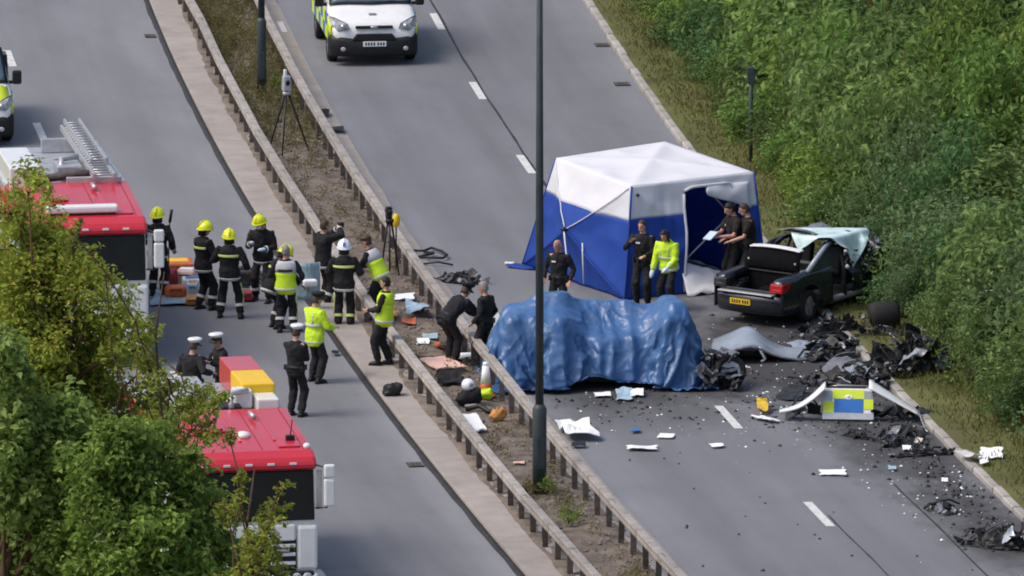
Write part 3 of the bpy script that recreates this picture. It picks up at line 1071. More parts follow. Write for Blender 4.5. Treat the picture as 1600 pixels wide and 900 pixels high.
def heap(name, label, cat, loc, rot, w_, d, h, seed, np_=8, nr=8, nb=8, pale=.2, wheel_at=None, group=None):
    """a pile of torn bodywork: dark and pale panels, pipes, brackets, hoses"""
    rs = random.Random(seed)
    t = thing(name, label, cat, loc, rot, group)
    def hz(x, y):
        return max(.04, h * (1 - (2 * x / w_) ** 2 * .8) * (1 - (2 * y / d) ** 2 * .8))
    core = MB()
    def cfn(u, v):
        a = u * 2 * math.pi
        q = Vector((math.cos(a) * 2 + seed, math.sin(a) * 2, v * 3))
        r = (1 - v * .8) * (1 + .4 * noise.noise(q) + .3 * noise.noise(q * 2.7) + .25 * noise.noise(q * 7))
        return (w_ * .36 * r * math.cos(a), d * .36 * r * math.sin(a), max(0, h * .62 * v * (1 + .6 * noise.noise(q * 1.7) + .5 * noise.noise(q * 6))))
    core.grid(cfn, 34, 12, sm=False)
    core.build('crushed_core', M['scrap_dark'], t)
    for i in range(np_):
        x, y = rs.uniform(-.42, .42) * w_, rs.uniform(-.42, .42) * d
        s = rs.uniform(.22, .60) * min(1, w_ * .75)
        b = MB()
        crumple(b, Vector((x, y, hz(x, y) * rs.uniform(.35, .95))), s, s * rs.uniform(.4, .9), (rs.uniform(-.9, .9), rs.uniform(-.9, .9), rs.uniform(0, 6)), s * .17, seed * 31 + i, 6)
        b.build('torn_panel', M[rs.choice(('scrap_grey', 'panel_grey', 'scrap_grey'))] if rs.random() < pale * .8 else M[rs.choice(('scrap_dark', 'car_black', 'scrap_dark'))], t, solid=.012)
    b = MB()
    for i in range(nr):
        x, y = rs.uniform(-.45, .45) * w_, rs.uniform(-.45, .45) * d
        a, L = rs.uniform(0, 6.28), rs.uniform(.2, .55)
        z = hz(x, y) * rs.uniform(.4, 1.0)
        p0 = Vector((x, y, z))
        dr = Vector((math.cos(a), math.sin(a), rs.uniform(-.5, .35)))
        pts = [p0 - dr * L / 2, p0 + Vector((rs.uniform(-.05, .05), rs.uniform(-.05, .05), .07)), p0 + dr * L / 2]
        for q in pts:
            q.z = max(.02, q.z)
        b.tube(pts, rs.uniform(.012, .03), 6)
    tag(b.build('pipework', M['scrap_dark'], t), kind='stuff')
    b = MB()
    for i in range(nb):
        x, y = rs.uniform(-.48, .48) * w_, rs.uniform(-.48, .48) * d
        z = max(.03, hz(x, y) * rs.uniform(.3, .95))
        b.box((x, y, z), (rs.uniform(.04, .14), rs.uniform(.04, .12), rs.uniform(.03, .09)), (rs.uniform(-1, 1), rs.uniform(-1, 1), rs.uniform(0, 3)))
    tag(b.build('brackets', M['scrap_grey'] if pale > .25 else M['scrap_dark'], t), kind='stuff')
    return t

# ------------------------------------------------------------------ black saloon with its boot open
pc = G(1168, 509)
car = thing('wrecked_car', 'wrecked black saloon car with its boot open and front crushed into the hedge', 'car', (pc.x, pc.y, .02), R(-36))
car.scale = (.94, 1, 1)
def panel(name, poly, x0, x1, m=M['car_black'], bevel=.02, axis='x', parent=car):
    b = MB(); b.prism(poly, x0, x1, axis=axis)
    return b.build(name, m, parent, bevel=bevel)
b = MB(); b.box((0, 2.3, .30), (1.62, 4.2, .14)); b.build('floor_pan', M['scrap_dark'], car)
def car_side(s):
    # quarter panel with the wheel arch cut out, lofted so that it curves in towards the top
    b = MB()
    def out(y, z):
        return s * (.90 - .10 * max(0, (z - .62)) ** 1.3 - .05 * max(0, .5 - y) ** 2 * 3)
    prof = []
    n = 22
    for i in range(n + 1):
        y = .02 + 1.75 * i / n
        dz = 0
        zb = .30
        if abs(y - .98) < .42:
            zb = .34 + math.sqrt(max(0, .42 ** 2 - (y - .98) ** 2))
        zt = .93 + .05 * min(1, y / .8) + (.06 * max(0, y - 1.0))
        prof.append([(out(y, zb + (zt - zb) * k / 5), y, zb + (zt - zb) * k / 5) for k in range(6)])
    b.loft(prof, caps=False, closed=False)
    return b.build('rear_wing', M['car_black'], car, solid=.03)
for s in (-1, 1):
    car_side(s)
    wheel(car, s * .78, .98, .325, .21, s, (0, 0, R(6) * s))
    b = MB(); b.prism([(-.005, .70), (.015, .89), (.34, .92), (.30, .73)], s * .56, s * .895)
    tl = b.build('tail_lamp', M['red_lens'] if s > 0 else M['scrap_dark'], car, bevel=.03)
    b = MB(); b.box((s * .74, .018, .755), (.2, .03, .05)); b.build('reversing_lamp', M['lamp_glass'], tl)
    b = MB()                                             # rounded shoulder beside the boot opening
    b.loft([[(s * (.895 - .01 * k), y, zt - .16), (s * (.87 - .01 * k), y, zt - .05), (s * .80, y, zt), (s * .66, y, zt + .015), (s * .60, y, zt - .01), (s * .60, y, zt - .2)]
            for k, (y, zt) in enumerate(((.03, .90), (.10, .95), (.45, .985), (.9, 1.01), (1.35, 1.03), (1.8, 1.04)))])
    b.build('shoulder', M['car_black'], car)
    b = MB()                                             # broad rear pillar running up to the roof
    b.loft([[(s * .84, 1.05 + .1 * k, 1.0 + .11 * k) if False else (s * (.86 - .065 * k), .95 + .26 * k, 1.0 + .115 * k), (s * (.84 - .065 * k), 1.75 + .10 * k, 1.02 + .115 * k), (s * (.78 - .065 * k), 1.75 + .10 * k, 1.02 + .115 * k), (s * (.78 - .065 * k), .95 + .26 * k, 1.0 + .115 * k)] for k in range(5)], sm=False)
    b.build('quarter_pillar', M['car_black'], car)
    b = MB(); b.tube([(s * .80, 1.0, 1.0), (s * .68, 1.75, 1.36), (s * .60, 2.1, 1.42)], [.06, .05, .04], 8); b.build('rear_pillar', M['panel_grey'] if s > 0 else M['car_black'], car)
    b = MB(); b.tube([(s * .82, 1.75, .32), (s * .84, 3.0, .34), (s * .70, 4.0, .40)], [.07, .065, .05], 8); b.build('sill', M['scrap_grey'] if s > 0 else M['car_black'], car)
# bumper with bright sill strip and plate
b = MB()
rings = []
for k in range(13):
    a = math.pi * k / 12
    x, y = -math.cos(a) * .905, .30 * (1 - math.sin(a) ** .5) - .07
    rings.append([(x * .98, y + .05, .24), (x, y, .34), (x, y - .01, .54), (x * .99, y + .02, .63), (x * .9, y + .16, .64), (x * .9, y + .16, .24)])
b.loft(rings)
bp = b.build('rear_bumper', M['car_black'], car)
b = MB(); b.box((-.02, -.03, .655), (1.40, .13, .03)); b.build('boot_sill', M['alu'], car, bevel=.012)
b = MB(); b.box((-.13, -.088, .475), (.52, .014, .115)); pl = b.build('number_plate', M['plate_yellow'], car)
for i in range(7):
    b = MB(); b.box((-.325 + i * .062 + (.025 if i > 3 else 0), -.097, .475), (.034, .006, .066)); b.build('plate_character', M['hair_dark'], pl)
b = MB(); b.box((0, .04, .58), (1.45, .05, .30)); b.build('rear_valance', M['car_black'], car, bevel=.02)
b = MB(); b.box((0, .46, .52), (1.22, .80, .03)); b.build('boot_floor', M['lining'], car)
b = MB(); b.box((0, .88, .70), (1.24, .04, .50)); b.build('boot_bulkhead', M['lining'], car)
b = MB(); b.box((.28, .42, .62), (.44, .38, .22)); b.build('boot_liner', M['lining'], car, bevel=.06)
b = MB(); b.box((-.0, 1.14, .965), (1.24, .62, .05), (R(3), 0, 0)); b.build('parcel_shelf', M['black'], car, bevel=.02)
# the lid stands open: dark inside, reflected light on its lip painted white
lid = MB()
lid.grid(lambda u, v: ((u - .5) * 1.42 * (1 - .06 * v), .86 + .16 * v - .07 * math.sin(math.pi * v) - .05 * (1 - (2 * u - 1) ** 2) * v, .98 + .44 * v - .05 * (2 * u - 1) ** 2 * v), 10, 6)
lid = lid.build('boot_lid', M['lining'], car, solid=.04)
b = MB(); b.loft([[((k / 8 - .5) * 1.30, .965 - .05 * (1 - (k / 4 - 1) ** 2) + dy, 1.425 - .045 * (k / 4 - 1) ** 2 + dz_) for dy, dz_ in ((-.03, 0), (.12, .02), (.12, .045), (-.03, .03))] for k in range(9)], sm=False); b.build('lid_edge_glint', M['white'], lid, bevel=.02)
for s in (-1, 1):
    b = MB(); b.tube([(s * .62, 1.0, .92), (s * .60, .84, 1.18)], .025, 6); b.build('lid_hinge', M['alu'], lid)
# torn cabin
for s in (-1, 1):
    b = MB(); b.tube([(s * .84, 2.25, .35), (s * .80, 2.3, .9), (s * .62, 2.35, 1.40)], [.06, .05, .04], 8); b.build('centre_pillar', M['scrap_dark'], car)
    b = MB(); b.tube([(s * .60, 2.0, 1.40), (s * .56, 2.9, 1.44), (s * .66, 3.6, 1.12), (s * .72, 4.1, .85)], [.04, .04, .04, .05], 8); b.build('roof_rail', M['scrap_dark'], car)
    b = MB(); b.box((s * .38, 2.75, .62), (.50, .48, .30)); st_ = b.build('front_seat', M['black'], car, bevel=.08)
    b = MB(); b.box((s * .38, 2.45, 1.0), (.50, .16, .62), (R(-12), 0, 0)); b.build('front_seat_back', M['black'], st_, bevel=.06)
b = MB(); b.box((0, 1.55, .66), (1.4, .55, .24)); b.build('rear_seat', M['black'], car, bevel=.08)
b = MB(); b.box((0, 1.34, .92), (1.4, .16, .46), (R(-14), 0, 0)); b.build('rear_seat_back', M['black'], car, bevel=.06)
b = MB(); crumple(b, Vector((0, 2.55, 1.50)), 1.25, 1.25, (R(-4), R(3), 0), .09, 12, 9)
b.build('torn_roof', M['scrap_grey'], car, solid=.02)
for i, (x, y, z, sx, sy, rx, ry, rz, pale) in enumerate((
        (.84, 2.9, .75, .9, .8, 0, 85, 4, 0), (.80, 3.6, .75, .8, .7, 20, 80, 14, 0), (.2, 4.1, .85, 1.2, .9, 20, 10, 20, 0), (-.5, 4.2, .80, .8, .9, -15, 14, 50, 0),
        (.5, 4.5, .6, .8, .6, 55, 10, 30, 1), (.80, 4.1, .5, .6, .6, 10, 70, -20, 0), (-.1, 3.5, 1.05, 1.1, .5, 35, -10, 5, 0), (.7, 3.2, 1.15, .5, .4, 50, 30, 0, 1),
        (.95, 3.5, .40, .6, .3, 12, 60, 40, 0), (.55, 3.9, 1.05, .5, .4, 30, 50, 60, 1), (.9, 4.3, .75, .4, .5, 10, 40, 60, 0), (0, 4.7, .55, 1.3, .5, 70, 5, 10, 0))):
    b = MB(); crumple(b, Vector((x, y, z)), sx, sy, (R(rx), R(ry), R(rz)), .13, 40 + i, 6)
    b.build('torn_panel', M['scrap_grey'] if pale else M['car_black'], car, solid=.012)
rs = random.Random(17)
b = MB()
for i in range(26):
    q = Vector((rs.uniform(.3, 1.0), rs.uniform(2.4, 4.6), rs.uniform(.3, 1.3)))
    dr = Vector((rs.uniform(-1, 1), rs.uniform(-1, 1), rs.uniform(-1, .6))).normalized() * rs.uniform(.12, .35)
    b.tube([q - dr, q + Vector((0, 0, .05)), q + dr], rs.uniform(.008, .022), 5)
tag(b.build('loose_wiring', M['scrap_grey'], car), kind='stuff')
b = MB()
for i in range(22):
    q = Vector((rs.uniform(.4, 1.0), rs.uniform(2.3, 4.7), rs.uniform(.3, 1.2)))
    b.box(q, (rs.uniform(.04, .15), rs.uniform(.04, .15), rs.uniform(.03, .1)), (rs.uniform(-1, 1), rs.uniform(-1, 1), 0))
tag(b.build('fittings', M['scrap_dark'], car), kind='stuff')
b = MB(); b.tube([(.82, 4.5, 1.05), (.86, 4.55, 1.10), (.95, 4.5, 1.18)], [.03, .13, .14], 12); b.build('airbag_ring', M['teal_dark'], car)
b = MB(); crumple(b, Vector((1.0, 4.6, .85)), .4, .5, (R(20), R(60), 0), .1, 77, 5); b.build('teal_trim', M['teal_dark'], car, solid=.012)
b = MB(); b.sphere((.90, 2.28, .93), .045); b.build('lamp_bulb', M['white'], car)

# ------------------------------------------------------------------ draped sheets (small cloth solver)
def drape(nx, ny, sp, origin, rotz, boxes, steps=150, z0=2.1, seed=0, ground=0.02, iters=8, rnd=.01, slack=1.0, tuck=0.0, bend=.12, fric=.45):
    """a rectangular sheet dropped on rounded boxes; boxes = [(centre, half sizes, rotz)], radius .08"""
    rg = np.random.RandomState(seed)
    P = np.zeros((ny, nx, 3))
    P[..., 0] = (np.arange(nx) - (nx - 1) / 2) * sp
    P[..., 1] = ((np.arange(ny) - (ny - 1) / 2) * sp)[:, None]
    c, s = math.cos(rotz), math.sin(rotz)
    x, y = P[..., 0].copy(), P[..., 1].copy()
    P[..., 0], P[..., 1] = origin[0] + c * x - s * y, origin[1] + s * x + c * y
    P[..., 2] = z0 + rnd * rg.randn(ny, nx)
    # start gathered, so that the surplus cloth falls into folds
    P[..., :2] = np.array(origin) + (P[..., :2] - np.array(origin)) * slack
    V = np.zeros_like(P)
    rad = .08
    def sdf(Q):
        """height above a steep-sided relief: flat tops with slopes falling away from them"""
        hh = np.zeros(Q.shape[0])
        for (bc, bh, br) in boxes:
            q = Q - np.array(bc)
            cc, ss = math.cos(-br), math.sin(-br)
            ax = np.maximum(np.abs(cc * q[:, 0] - ss * q[:, 1]) - bh[0], 0)
            ay = np.maximum(np.abs(ss * q[:, 0] + cc * q[:, 1]) - bh[1], 0)
            r = np.sqrt(ax * ax + ay * ay + .0016) - .04
            hh = np.maximum(hh, bc[2] + bh[2] - 4.5 * r)
        return (Q[:, 2] - hh) / np.where(hh > 0, 1.0, 1.0)
    def con(A, B, L, k):
        d = B - A
        ln = np.sqrt((d * d).sum(-1, keepdims=True)) + 1e-9
        q = d * (k * .5 * (ln - L) / ln)
        A += q
        B -= q
    dt = .022
    for st in range(steps):
        V[..., 2] -= 9.8 * dt
        V *= .985
        if tuck and st > steps * .35:
            k_ = tuck * dt * np.clip(1.0 - P[..., 2:3], 0, 1)
            V[..., :2] -= k_ * (P[..., :2] - np.array(origin)) * np.array([.45, 1.0])
        O = P.copy()
        P += V * dt
        for it in range(iters):
            for o in (0, 1):
                m = (nx - o) // 2 * 2
                con(P[:, o:o + m:2], P[:, o + 1:o + m:2], sp, 1)
                m = (ny - o) // 2 * 2
                con(P[o:o + m:2], P[o + 1:o + m:2], sp, 1)
                con(P[o:o + m:2, :-1], P[o + 1:o + m:2, 1:], sp * 1.4142, .5)
                con(P[o:o + m:2, 1:], P[o + 1:o + m:2, :-1], sp * 1.4142, .5)
            for o in range(4):
                a = P[:, o:-2:4]; b_ = P[:, o + 2::4]; n = min(a.shape[1], b_.shape[1]); con(a[:, :n], b_[:, :n], sp * 2, bend)
                a = P[o:-2:4]; b_ = P[o + 2::4]; n = min(a.shape[0], b_.shape[0]); con(a[:n], b_[:n], sp * 2, bend)
            if it % 3 == 2 or it == iters - 1:
                Q = P.reshape(-1, 3)
                OQ = O.reshape(-1, 3)
                d = sdf(Q)
                hit = np.where(d < .025)[0]
                if len(hit):
                    q = Q[hit]
                    e = 1e-3
                    gr = np.stack([sdf(q + np.eye(3)[k] * e) - d[hit] for k in range(3)], 1)
                    gr /= e
                    GN = 1 / (np.linalg.norm(gr, axis=1) + 1e-9)
                    gr *= GN[:, None]
                    q = q + gr * np.minimum(.06, (.025 - d[hit]) * GN)[:, None]
                    mv = q - OQ[hit]
                    tn = mv - gr * (mv * gr).sum(1, keepdims=True)
                    q -= tn * (fric if it == iters - 1 else .15)
                    Q[hit] = q
                P = Q.reshape(ny, nx, 3)
        low = Q[:, 2] < ground
        Q[low, 2] = ground + .004 * rg.rand(low.sum())
        Q[low, :2] = OQ[low, :2] + (Q[low, :2] - OQ[low, :2]) * .3
        P = Q.reshape(ny, nx, 3)
        V = (P - O) / dt
        sp_ = np.linalg.norm(V, axis=-1, keepdims=True)
        V *= np.minimum(1, 3.0 / (sp_ + 1e-9))
    return P

def sheet_obj(name, P, m, parent=None, loc=None, rot=0, solid=.008, sub=1, keep=None):
    ny, nx = P.shape[:2]
    idx = np.arange(ny * nx).reshape(ny, nx)
    F = np.stack([idx[:-1, :-1], idx[:-1, 1:], idx[1:, 1:], idx[1:, :-1]], -1)
    F = F[keep(ny - 1, nx - 1)] if keep else F.reshape(-1, 4)
    me = np_mesh(name, P.reshape(-1, 3), F, m, True)
    o = link(name, me, parent, loc, rot)
    md = o.modifiers.new('thickness', 'SOLIDIFY'); md.thickness = solid; md.offset = 0
    if sub:
        md = o.modifiers.new('subdivide', 'SUBSURF'); md.levels = md.render_levels = sub
    return o

# the wreck under the blue tarpaulin: crushed police car lying across the lanes
pt = G(936, 598)
wr = thing('covered_car', 'crushed car hidden under the blue tarpaulin', 'car', (pt.x, pt.y, .02), R(3))
boxes = [((-.05, .12, .45), (1.60, .55, .48), 0), ((-1.25, .05, .75), (.45, .52, .58), .08), ((-.92, .30, .90), (.30, .14, .80), -.2),
         ((1.44, .10, .85), (.14, .46, .74), .16), ((-1.70, -.34, .72), (.10, .16, .68), .2), ((-.80, -.58, .75), (.16, .12, .62), .5),
         ((1.36, -.50, .62), (.12, .12, .76), .4), ((.10, .50, .80), (.60, .08, .70), -.16), ((-1.60, .50, .72), (.2, .12, .72), 0)]
for k_, (nm, (c, h, r)) in enumerate(zip(('body', 'cabin', 'pillar', 'roof_edge', 'wing', 'door', 'bonnet', 'seat', 'boot'), boxes)):
    b = MB(); b.box((0, 0, 0), (h[0] * 1.9, h[1] * 1.9, h[2] * 2 - .16))
    b.build(nm, M['scrap_dark'], wr, c, (0, 0, r), bevel=.04)
P = drape(121, 82, .047, (-.04, .02), R(3), boxes, steps=210, z0=1.95, seed=4, rnd=.05, slack=.93, tuck=5.0, iters=12, bend=.03, fric=.65)
def crease(P, sp, amp, seed):
    """stiff tarpaulin creases: ridged ripples in the sheet's own plane, pushed along its normals"""
    ny, nx = P.shape[:2]
    du = np.gradient(P, axis=1); dv = np.gradient(P, axis=0)
    N = np.cross(du, dv); N /= np.linalg.norm(N, axis=-1, keepdims=True) + 1e-9
    for j in range(ny):
        for i in range(nx):
            u, v = i * sp, j * sp
            q = Vector((u * 1.5 + seed, v * 1.5, seed))
            wv = noise.noise(q) * 1.2
            z = P[j, i, 2]
            hang = min(1, max(0, 1.45 - z) / 1.1)
            a = 1 - abs(noise.noise(Vector((u * 2.4 + wv, v * 1.0 + wv, seed + 3)))) * 7
            b_ = 1 - abs(noise.noise(Vector((u * 1.6 - v * 2.6 + wv, u * 1.2 + v * .8, seed + 7)))) * 7
            along = u if abs(N[j, i, 1]) > abs(N[j, i, 0]) else v
            pl = noise.noise(Vector((along * 1.75 + .08 * wv, z * .10, seed + 11)))
            pleat = 1 - abs(pl) * 3.2
            d = amp * (max(0, a) * .75 + max(0, b_) * .7) + hang ** .7 * .24 * (max(0, pleat) ** 1.6 - .25)
            P[j, i] += N[j, i] * d * np.array([1, 1, 1 - .6 * hang])
            P[j, i, 2] = max(.022, P[j, i, 2])
    # ragged front hem, hitched up in the middle
    for i in range(nx):
        u = (i - nx / 2) * sp
        lift = .24 * math.exp(-((u + .25) / .45) ** 2) + .09 * math.exp(-((u - .75) / .6) ** 2) + .03 * noise.noise((u * 4, 2, 1))
        for j in range(ny // 2):
            z = P[j, i, 2]
            if z < 1.0:
                P[j, i, 2] = z + max(0, lift) * (1 - z)
    return P
P = crease(P, .047, .034, 3.0)
o = sheet_obj('tarpaulin', P, M['tarp'], None, (pt.x, pt.y, .02), R(3), .006)
tag(o, 'crumpled blue tarpaulin draped over a crushed car beside the barrier', 'tarpaulin')

# pale teal sheet thrown over the crushed cabin of the black car
cb = [((0, 2.55, 1.06), (.66, .72, .46), 0), ((.30, 3.3, 1.0), (.45, .5, .36), .2), ((.5, 1.9, .75), (.35, .4, .55), 0)]
P = drape(36, 25, .046, (.26, 2.45), R(38), cb, steps=130, z0=1.62, seed=9, rnd=.06, ground=.5, slack=.84)
o = sheet_obj('cover_sheet', P, M['teal'], None, car.location, car.rotation_euler)
tag(o, 'torn pale teal plastic sheet draped over the crushed roof of the black saloon', 'plastic sheet')

# ------------------------------------------------------------------ white and blue tent
F0 = G(976, 470)
tent = thing('scene_tent', 'white topped blue pop up tent with an open doorway on the right carriageway', 'tent', F0)
HT = 2.33
def loc_at(px, py, z):
    return G(px, py, z) - F0 - Vector((0, 0, 0))
TC = [[loc_at(976, 470, .012), loc_at(987, 291, HT - .05)], [loc_at(1199, 446, .012), loc_at(1178, 269, HT - .02)],
      None, [loc_at(816, 414, .012), loc_at(869, 247, HT + .03)]]
TC[2] = [TC[1][0] + TC[3][0] - TC[0][0] + Vector((0, 0, .0)), TC[1][1] + TC[3][1] - TC[0][1] + Vector((-.25, .05, .05))]
TC[2][0].z = .012
LV, RV = TC[3][0] - TC[0][0], TC[1][0] - TC[0][0]
def corner(i, top):
    return TC[i][1 if top else 0].copy()
def wall_fn(i, j, bulge, wrinkle=.02, seed=0):
    a, b_, c, d = corner(i, 0), corner(j, 0), corner(j, 1), corner(i, 1)
    nrm = (b_ - a).cross(Vector((0, 0, 1))).normalized()
    cen = (LV + RV) / 2
    if nrm.dot((a + b_) / 2 - cen) < 0:
        nrm = -nrm
    def fn(u, v):
        p = a.lerp(b_, u).lerp(d.lerp(c, u), v)
        k = max(0, 1 - max(abs(2 * u - 1), abs(2 * v - 1) * 1.0))
        # pole seams run from the hub to the corners: slack cloth between them
        g_ = min(u, 1 - u, v, 1 - v) * 2
        sag = -.05 * math.sin(math.pi * min(1, abs(abs(2 * u - 1) - abs(2 * v - 1)) * 1.2))
        fold = wrinkle * (noise.noise(Vector((u * 9 + seed, v * 2.2 + u * 4, seed))) + .6 * noise.noise(Vector((u * 21, v * 4 + u * 8, seed + 4))))
        edge = min(1, 8 * min(u, 1 - u)) * min(1, 6 * (1 - v))
        hem = .05 * abs(noise.noise(Vector((u * 7, seed, 1)))) * max(0, 1 - 5 * v)
        return p + nrm * (bulge * k + (sag + fold) * edge) + Vector((0, 0, hem))
    return fn
VB = .715
def split_wall(name_i, fn, nu=40, nv=36, skip=None):
    nb = int(nv * VB)
    b = MB()
    b.grid(lambda u, v: fn(u, v * nb / nv), nu, nb, skip=(lambda u, v: skip(u, v * nb / nv)) if skip else None)
    lo = b.build('blue_wall', M['tent_blue'], tent, solid=.006)
    b = MB()
    b.grid(lambda u, v: fn(u, nb / nv + v * (1 - nb / nv)), nu, nv - nb, skip=(lambda u, v: skip(u, nb / nv + v * (1 - nb / nv))) if skip else None)
    hi = b.build('white_wall', M['tent_white'], tent, solid=.006)
    return lo, hi
wl = wall_fn(0, 3, .40, .022, 1)
split_wall('left', wl)
wrf = wall_fn(0, 1, .10, .030, 2)
def door(u, v):
    # arched opening with a rounded top
    if not (.43 < u < .90):
        return False
    top = .93 - .35 * max(0, abs(u - .64) - .15) ** 1.3 * 3 - (.10 if u > .80 else 0)
    return v < top
split_wall('right', wrf, 56, 48, door)
split_wall('rear_left', wall_fn(3, 2, .25, .02, 3))
split_wall('rear_right', wall_fn(1, 2, .25, .02, 5))
c4 = [corner(i, 1) for i in range(4)]
def roof_fn(u, v):
    p = c4[0].lerp(c4[1], u).lerp(c4[3].lerp(c4[2], u), v)
    k = 1 - max(abs(2 * u - 1), abs(2 * v - 1))
    sag = -.05 * math.sin(math.pi * min(1, abs(abs(2 * u - 1) - abs(2 * v - 1)) * 1.2)) * min(1, 8 * min(u, 1 - u)) * min(1, 8 * min(v, 1 - v))
    return p + Vector((0, 0, .13 * k ** .8 + sag + .012 * noise.noise((u * 6, v * 6, 0)) * min(1, 8 * min(u, 1 - u, v, 1 - v))))
b = MB(); b.grid(roof_fn, 40, 40); b.build('roof', M['tent_white'], tent, solid=.006)
# seams and poles
def seam_tube(name, pts, r, m):
    b = MB(); b.tube(pts, r, 6); return b.build(name, m, tent)
for fn, nm in ((wl, 'l'),):
    for (u0, v0) in ((0.02, .02), (.98, .02), (.02, .98), (.98, .98)):
        seam_tube('pole_seam', [fn(.5 + (u0 - .5) * k / 8, .5 + (v0 - .5) * k / 8) + Vector((-.012, -.008, 0)) for k in range(9)], .012, M['tent_blue'] if v0 < .5 else M['tent_white'])
for i in (0, 1, 3):
    seam_tube('corner_seam', [corner(i, 0).lerp(corner(i, 1), k / 6) * 1.0 for k in range(7)], .02, M['tent_blue'])
hub = wl(.5, .5) + Vector((-.03, -.03, 0))
b = MB(); b.sphere(hub, (.06, .06, .06)); b.build('hub', M['black'], tent)
b = MB(); b.sphere(wrf(.05, .94) + Vector((0, -.03, -.05)), .035); b.build('hub', M['black'], tent)
seam_tube('guy_strap', [hub + Vector((0, -.02, 0)), hub + Vector((.05, -.25, -.45)), hub + Vector((.20, -.55, -.92))], .016, M['tent_white'])
seam_tube('pole', [wl(.35, .02) + Vector((-.12, -.12, .05)), wl(.35, .42) + Vector((-.05, -.08, 0))], .014, M['white'])
seam_tube('door_pole', [wrf(.44, .30) + LV * .02, wrf(.44, .30) + RV * .30 + LV * .10 + Vector((0, 0, .55)), wrf(.44, .3) + RV * .46 + LV * .16 + Vector((0, 0, .95))], .016, M['alu'])
seam_tube('door_pole', [wrf(.60, .93) + LV * .02, wrf(.90, .55) + LV * .1], .016, M['alu'])
# door edges: white piping, rolled flap, loose lower flap
seam_tube('door_piping', [wrf(.425, .02 + .86 * k / 8) + Vector((0, -.02, 0)) for k in range(9)], .028, M['tent_white'])
seam_tube('door_piping', [wrf(.43 + .47 * k / 14, .93 - .35 * max(0, abs(.43 + .47 * k / 14 - .64) - .15) ** 1.3 * 3 - (.10 if .43 + .47 * k / 14 > .80 else 0) + .005) + Vector((0, -.02, 0)) for k in range(15)], .03, M['tent_white'])
b = MB()
b.grid(lambda u, v: wrf(.62 + .34 * u, .93 - .24 * v * (.35 + .65 * u)) + Vector((-.03, -.07, 0)) * (.4 + math.sin(3.1 * v) + .3 * math.sin(9 * u)), 14, 8)
b.build('rolled_flap', M['tent_white'], tent, solid=.01)
b = MB()
b.grid(lambda u, v: wrf(.44 + .32 * u, .0) + Vector((0, -.10 - .25 * v, .60 * (1 - v) * (1 - u * .55) + .06 * noise.noise((u * 5, v * 4, 1)) + .03)) + LV * .08 * (1 - v), 14, 10)
b.build('loose_flap', M['white_cloth'], tent, solid=.012)
b = MB()
b.grid(lambda u, v: corner(3, 0) + Vector((-.30 + .55 * u, -.35 + .5 * v - .3 * u, .02 + .05 * abs(noise.noise((u * 5, v * 5, 3))))), 8, 6)
b.build('ground_flap', M['tent_blue'], tent, solid=.01)
b = MB()
b.grid(lambda u, v: corner(3, 0) + Vector((-.36 + .20 * u, -.12 + .2 * v, .05 + .03 * noise.noise((u * 5, v * 5, 8)))), 5, 4)
b.build('ground_flap_edge', M['tent_white'], tent, solid=.01)

# ------------------------------------------------------------------ wreckage on the road
def at(px, py, z=.02):
    p = G(px, py); p.z = z; return p
heap('engine_wreckage', 'black mangled engine and wheel lying at the right end of the blue tarpaulin', 'wreckage', at(1122, 603), R(10), 1.0, 1.5, .85, 21, 18, 8, 16, 0.44)
hp = thing('wheel_wreckage', 'loose blackened wheel leaning on the engine wreckage by the tarpaulin', 'wheel', at(1141, 606), R(25))
wheel(hp, 0, 0, .31, .2, -1, (0, R(20), R(70)))
heap('axle_wreckage', 'dark tangle of axle and bent pipes behind the silver wing panel', 'wreckage', at(1298, 556), R(-15), 1.1, 1.5, .42, 22, 21, 12, 22, 0.49)
heap('chassis_wreckage', 'long blackened chassis leg on the verge below the rear wheel of the black saloon', 'wreckage', at(1312, 524), R(-65), .5, 2.0, .5, 23, 14, 6, 8, 0.29)
t = thing('tyre_debris', 'thick black tyre standing on edge on the verge beside the hedge', 'tyre', at(1381, 522, .12), R(10))
b = MB()
b.tube([(-.28, 0, .26), (-.2, 0, .27), (.2, 0, .27), (.28, 0, .26)], [.22, .27, .27, .22], 18)
b.build('tread', M['tyre'], t)
b = MB(); b.tube([(-.285, 0, .26), (-.27, 0, .26)], .15, 14); b.tube([(.27, 0, .26), (.285, 0, .26)], .15, 14); b.build('hub', M['scrap_dark'], t)
heap('seat_wreckage', 'black torn seat frame lying in front of the standing tyre', 'wreckage', at(1386, 533, .1), R(80), .4, 1.5, .25, 24, 10, 4, 5, 0.24)
heap('bodyshell_wreckage', 'large dark crushed bodyshell wedged under the hedge', 'wreckage', at(1430, 588, .08), R(-68), 1.3, 2.2, .85, 25, 36, 13, 25, 0.36)
heap('front_wreckage', 'crumpled radiator frame with silver brackets beside the dark bodyshell', 'wreckage', at(1345, 610), R(-30), .9, 1.3, .5, 26, 15, 8, 14, 0.60)
heap('bumper_wreckage', 'black broken bumper at the kerb in the bottom right corner', 'wreckage', at(1566, 856), R(60), .7, 1.9, .5, 27, 18, 7, 8, 0.22)
heap('grille_wreckage', 'small piece of broken grille lying on the road near the kerb', 'wreckage', at(1479, 800), R(20), .5, .8, .16, 28, 10, 6, 9, 0.60)
heap('trim_wreckage', 'dark plastic trim in two long strips beside the kerb below the police panel', 'wreckage', at(1440, 712), R(-75), .35, 1.5, .14, 29, 10, 3, 5, 0.24)
heap('mat_wreckage', 'dark rubber pieces below the police panel on the road', 'wreckage', at(1345, 685), R(50), .3, 1.1, .1, 30, 8, 2, 4, 0.19)
heap('scatter_wreckage', 'dark fragments heaped at the kerb right of the police panel', 'wreckage', at(1412, 690), R(0), .9, 1.5, .14, 31, 12, 4, 12, 0.24)
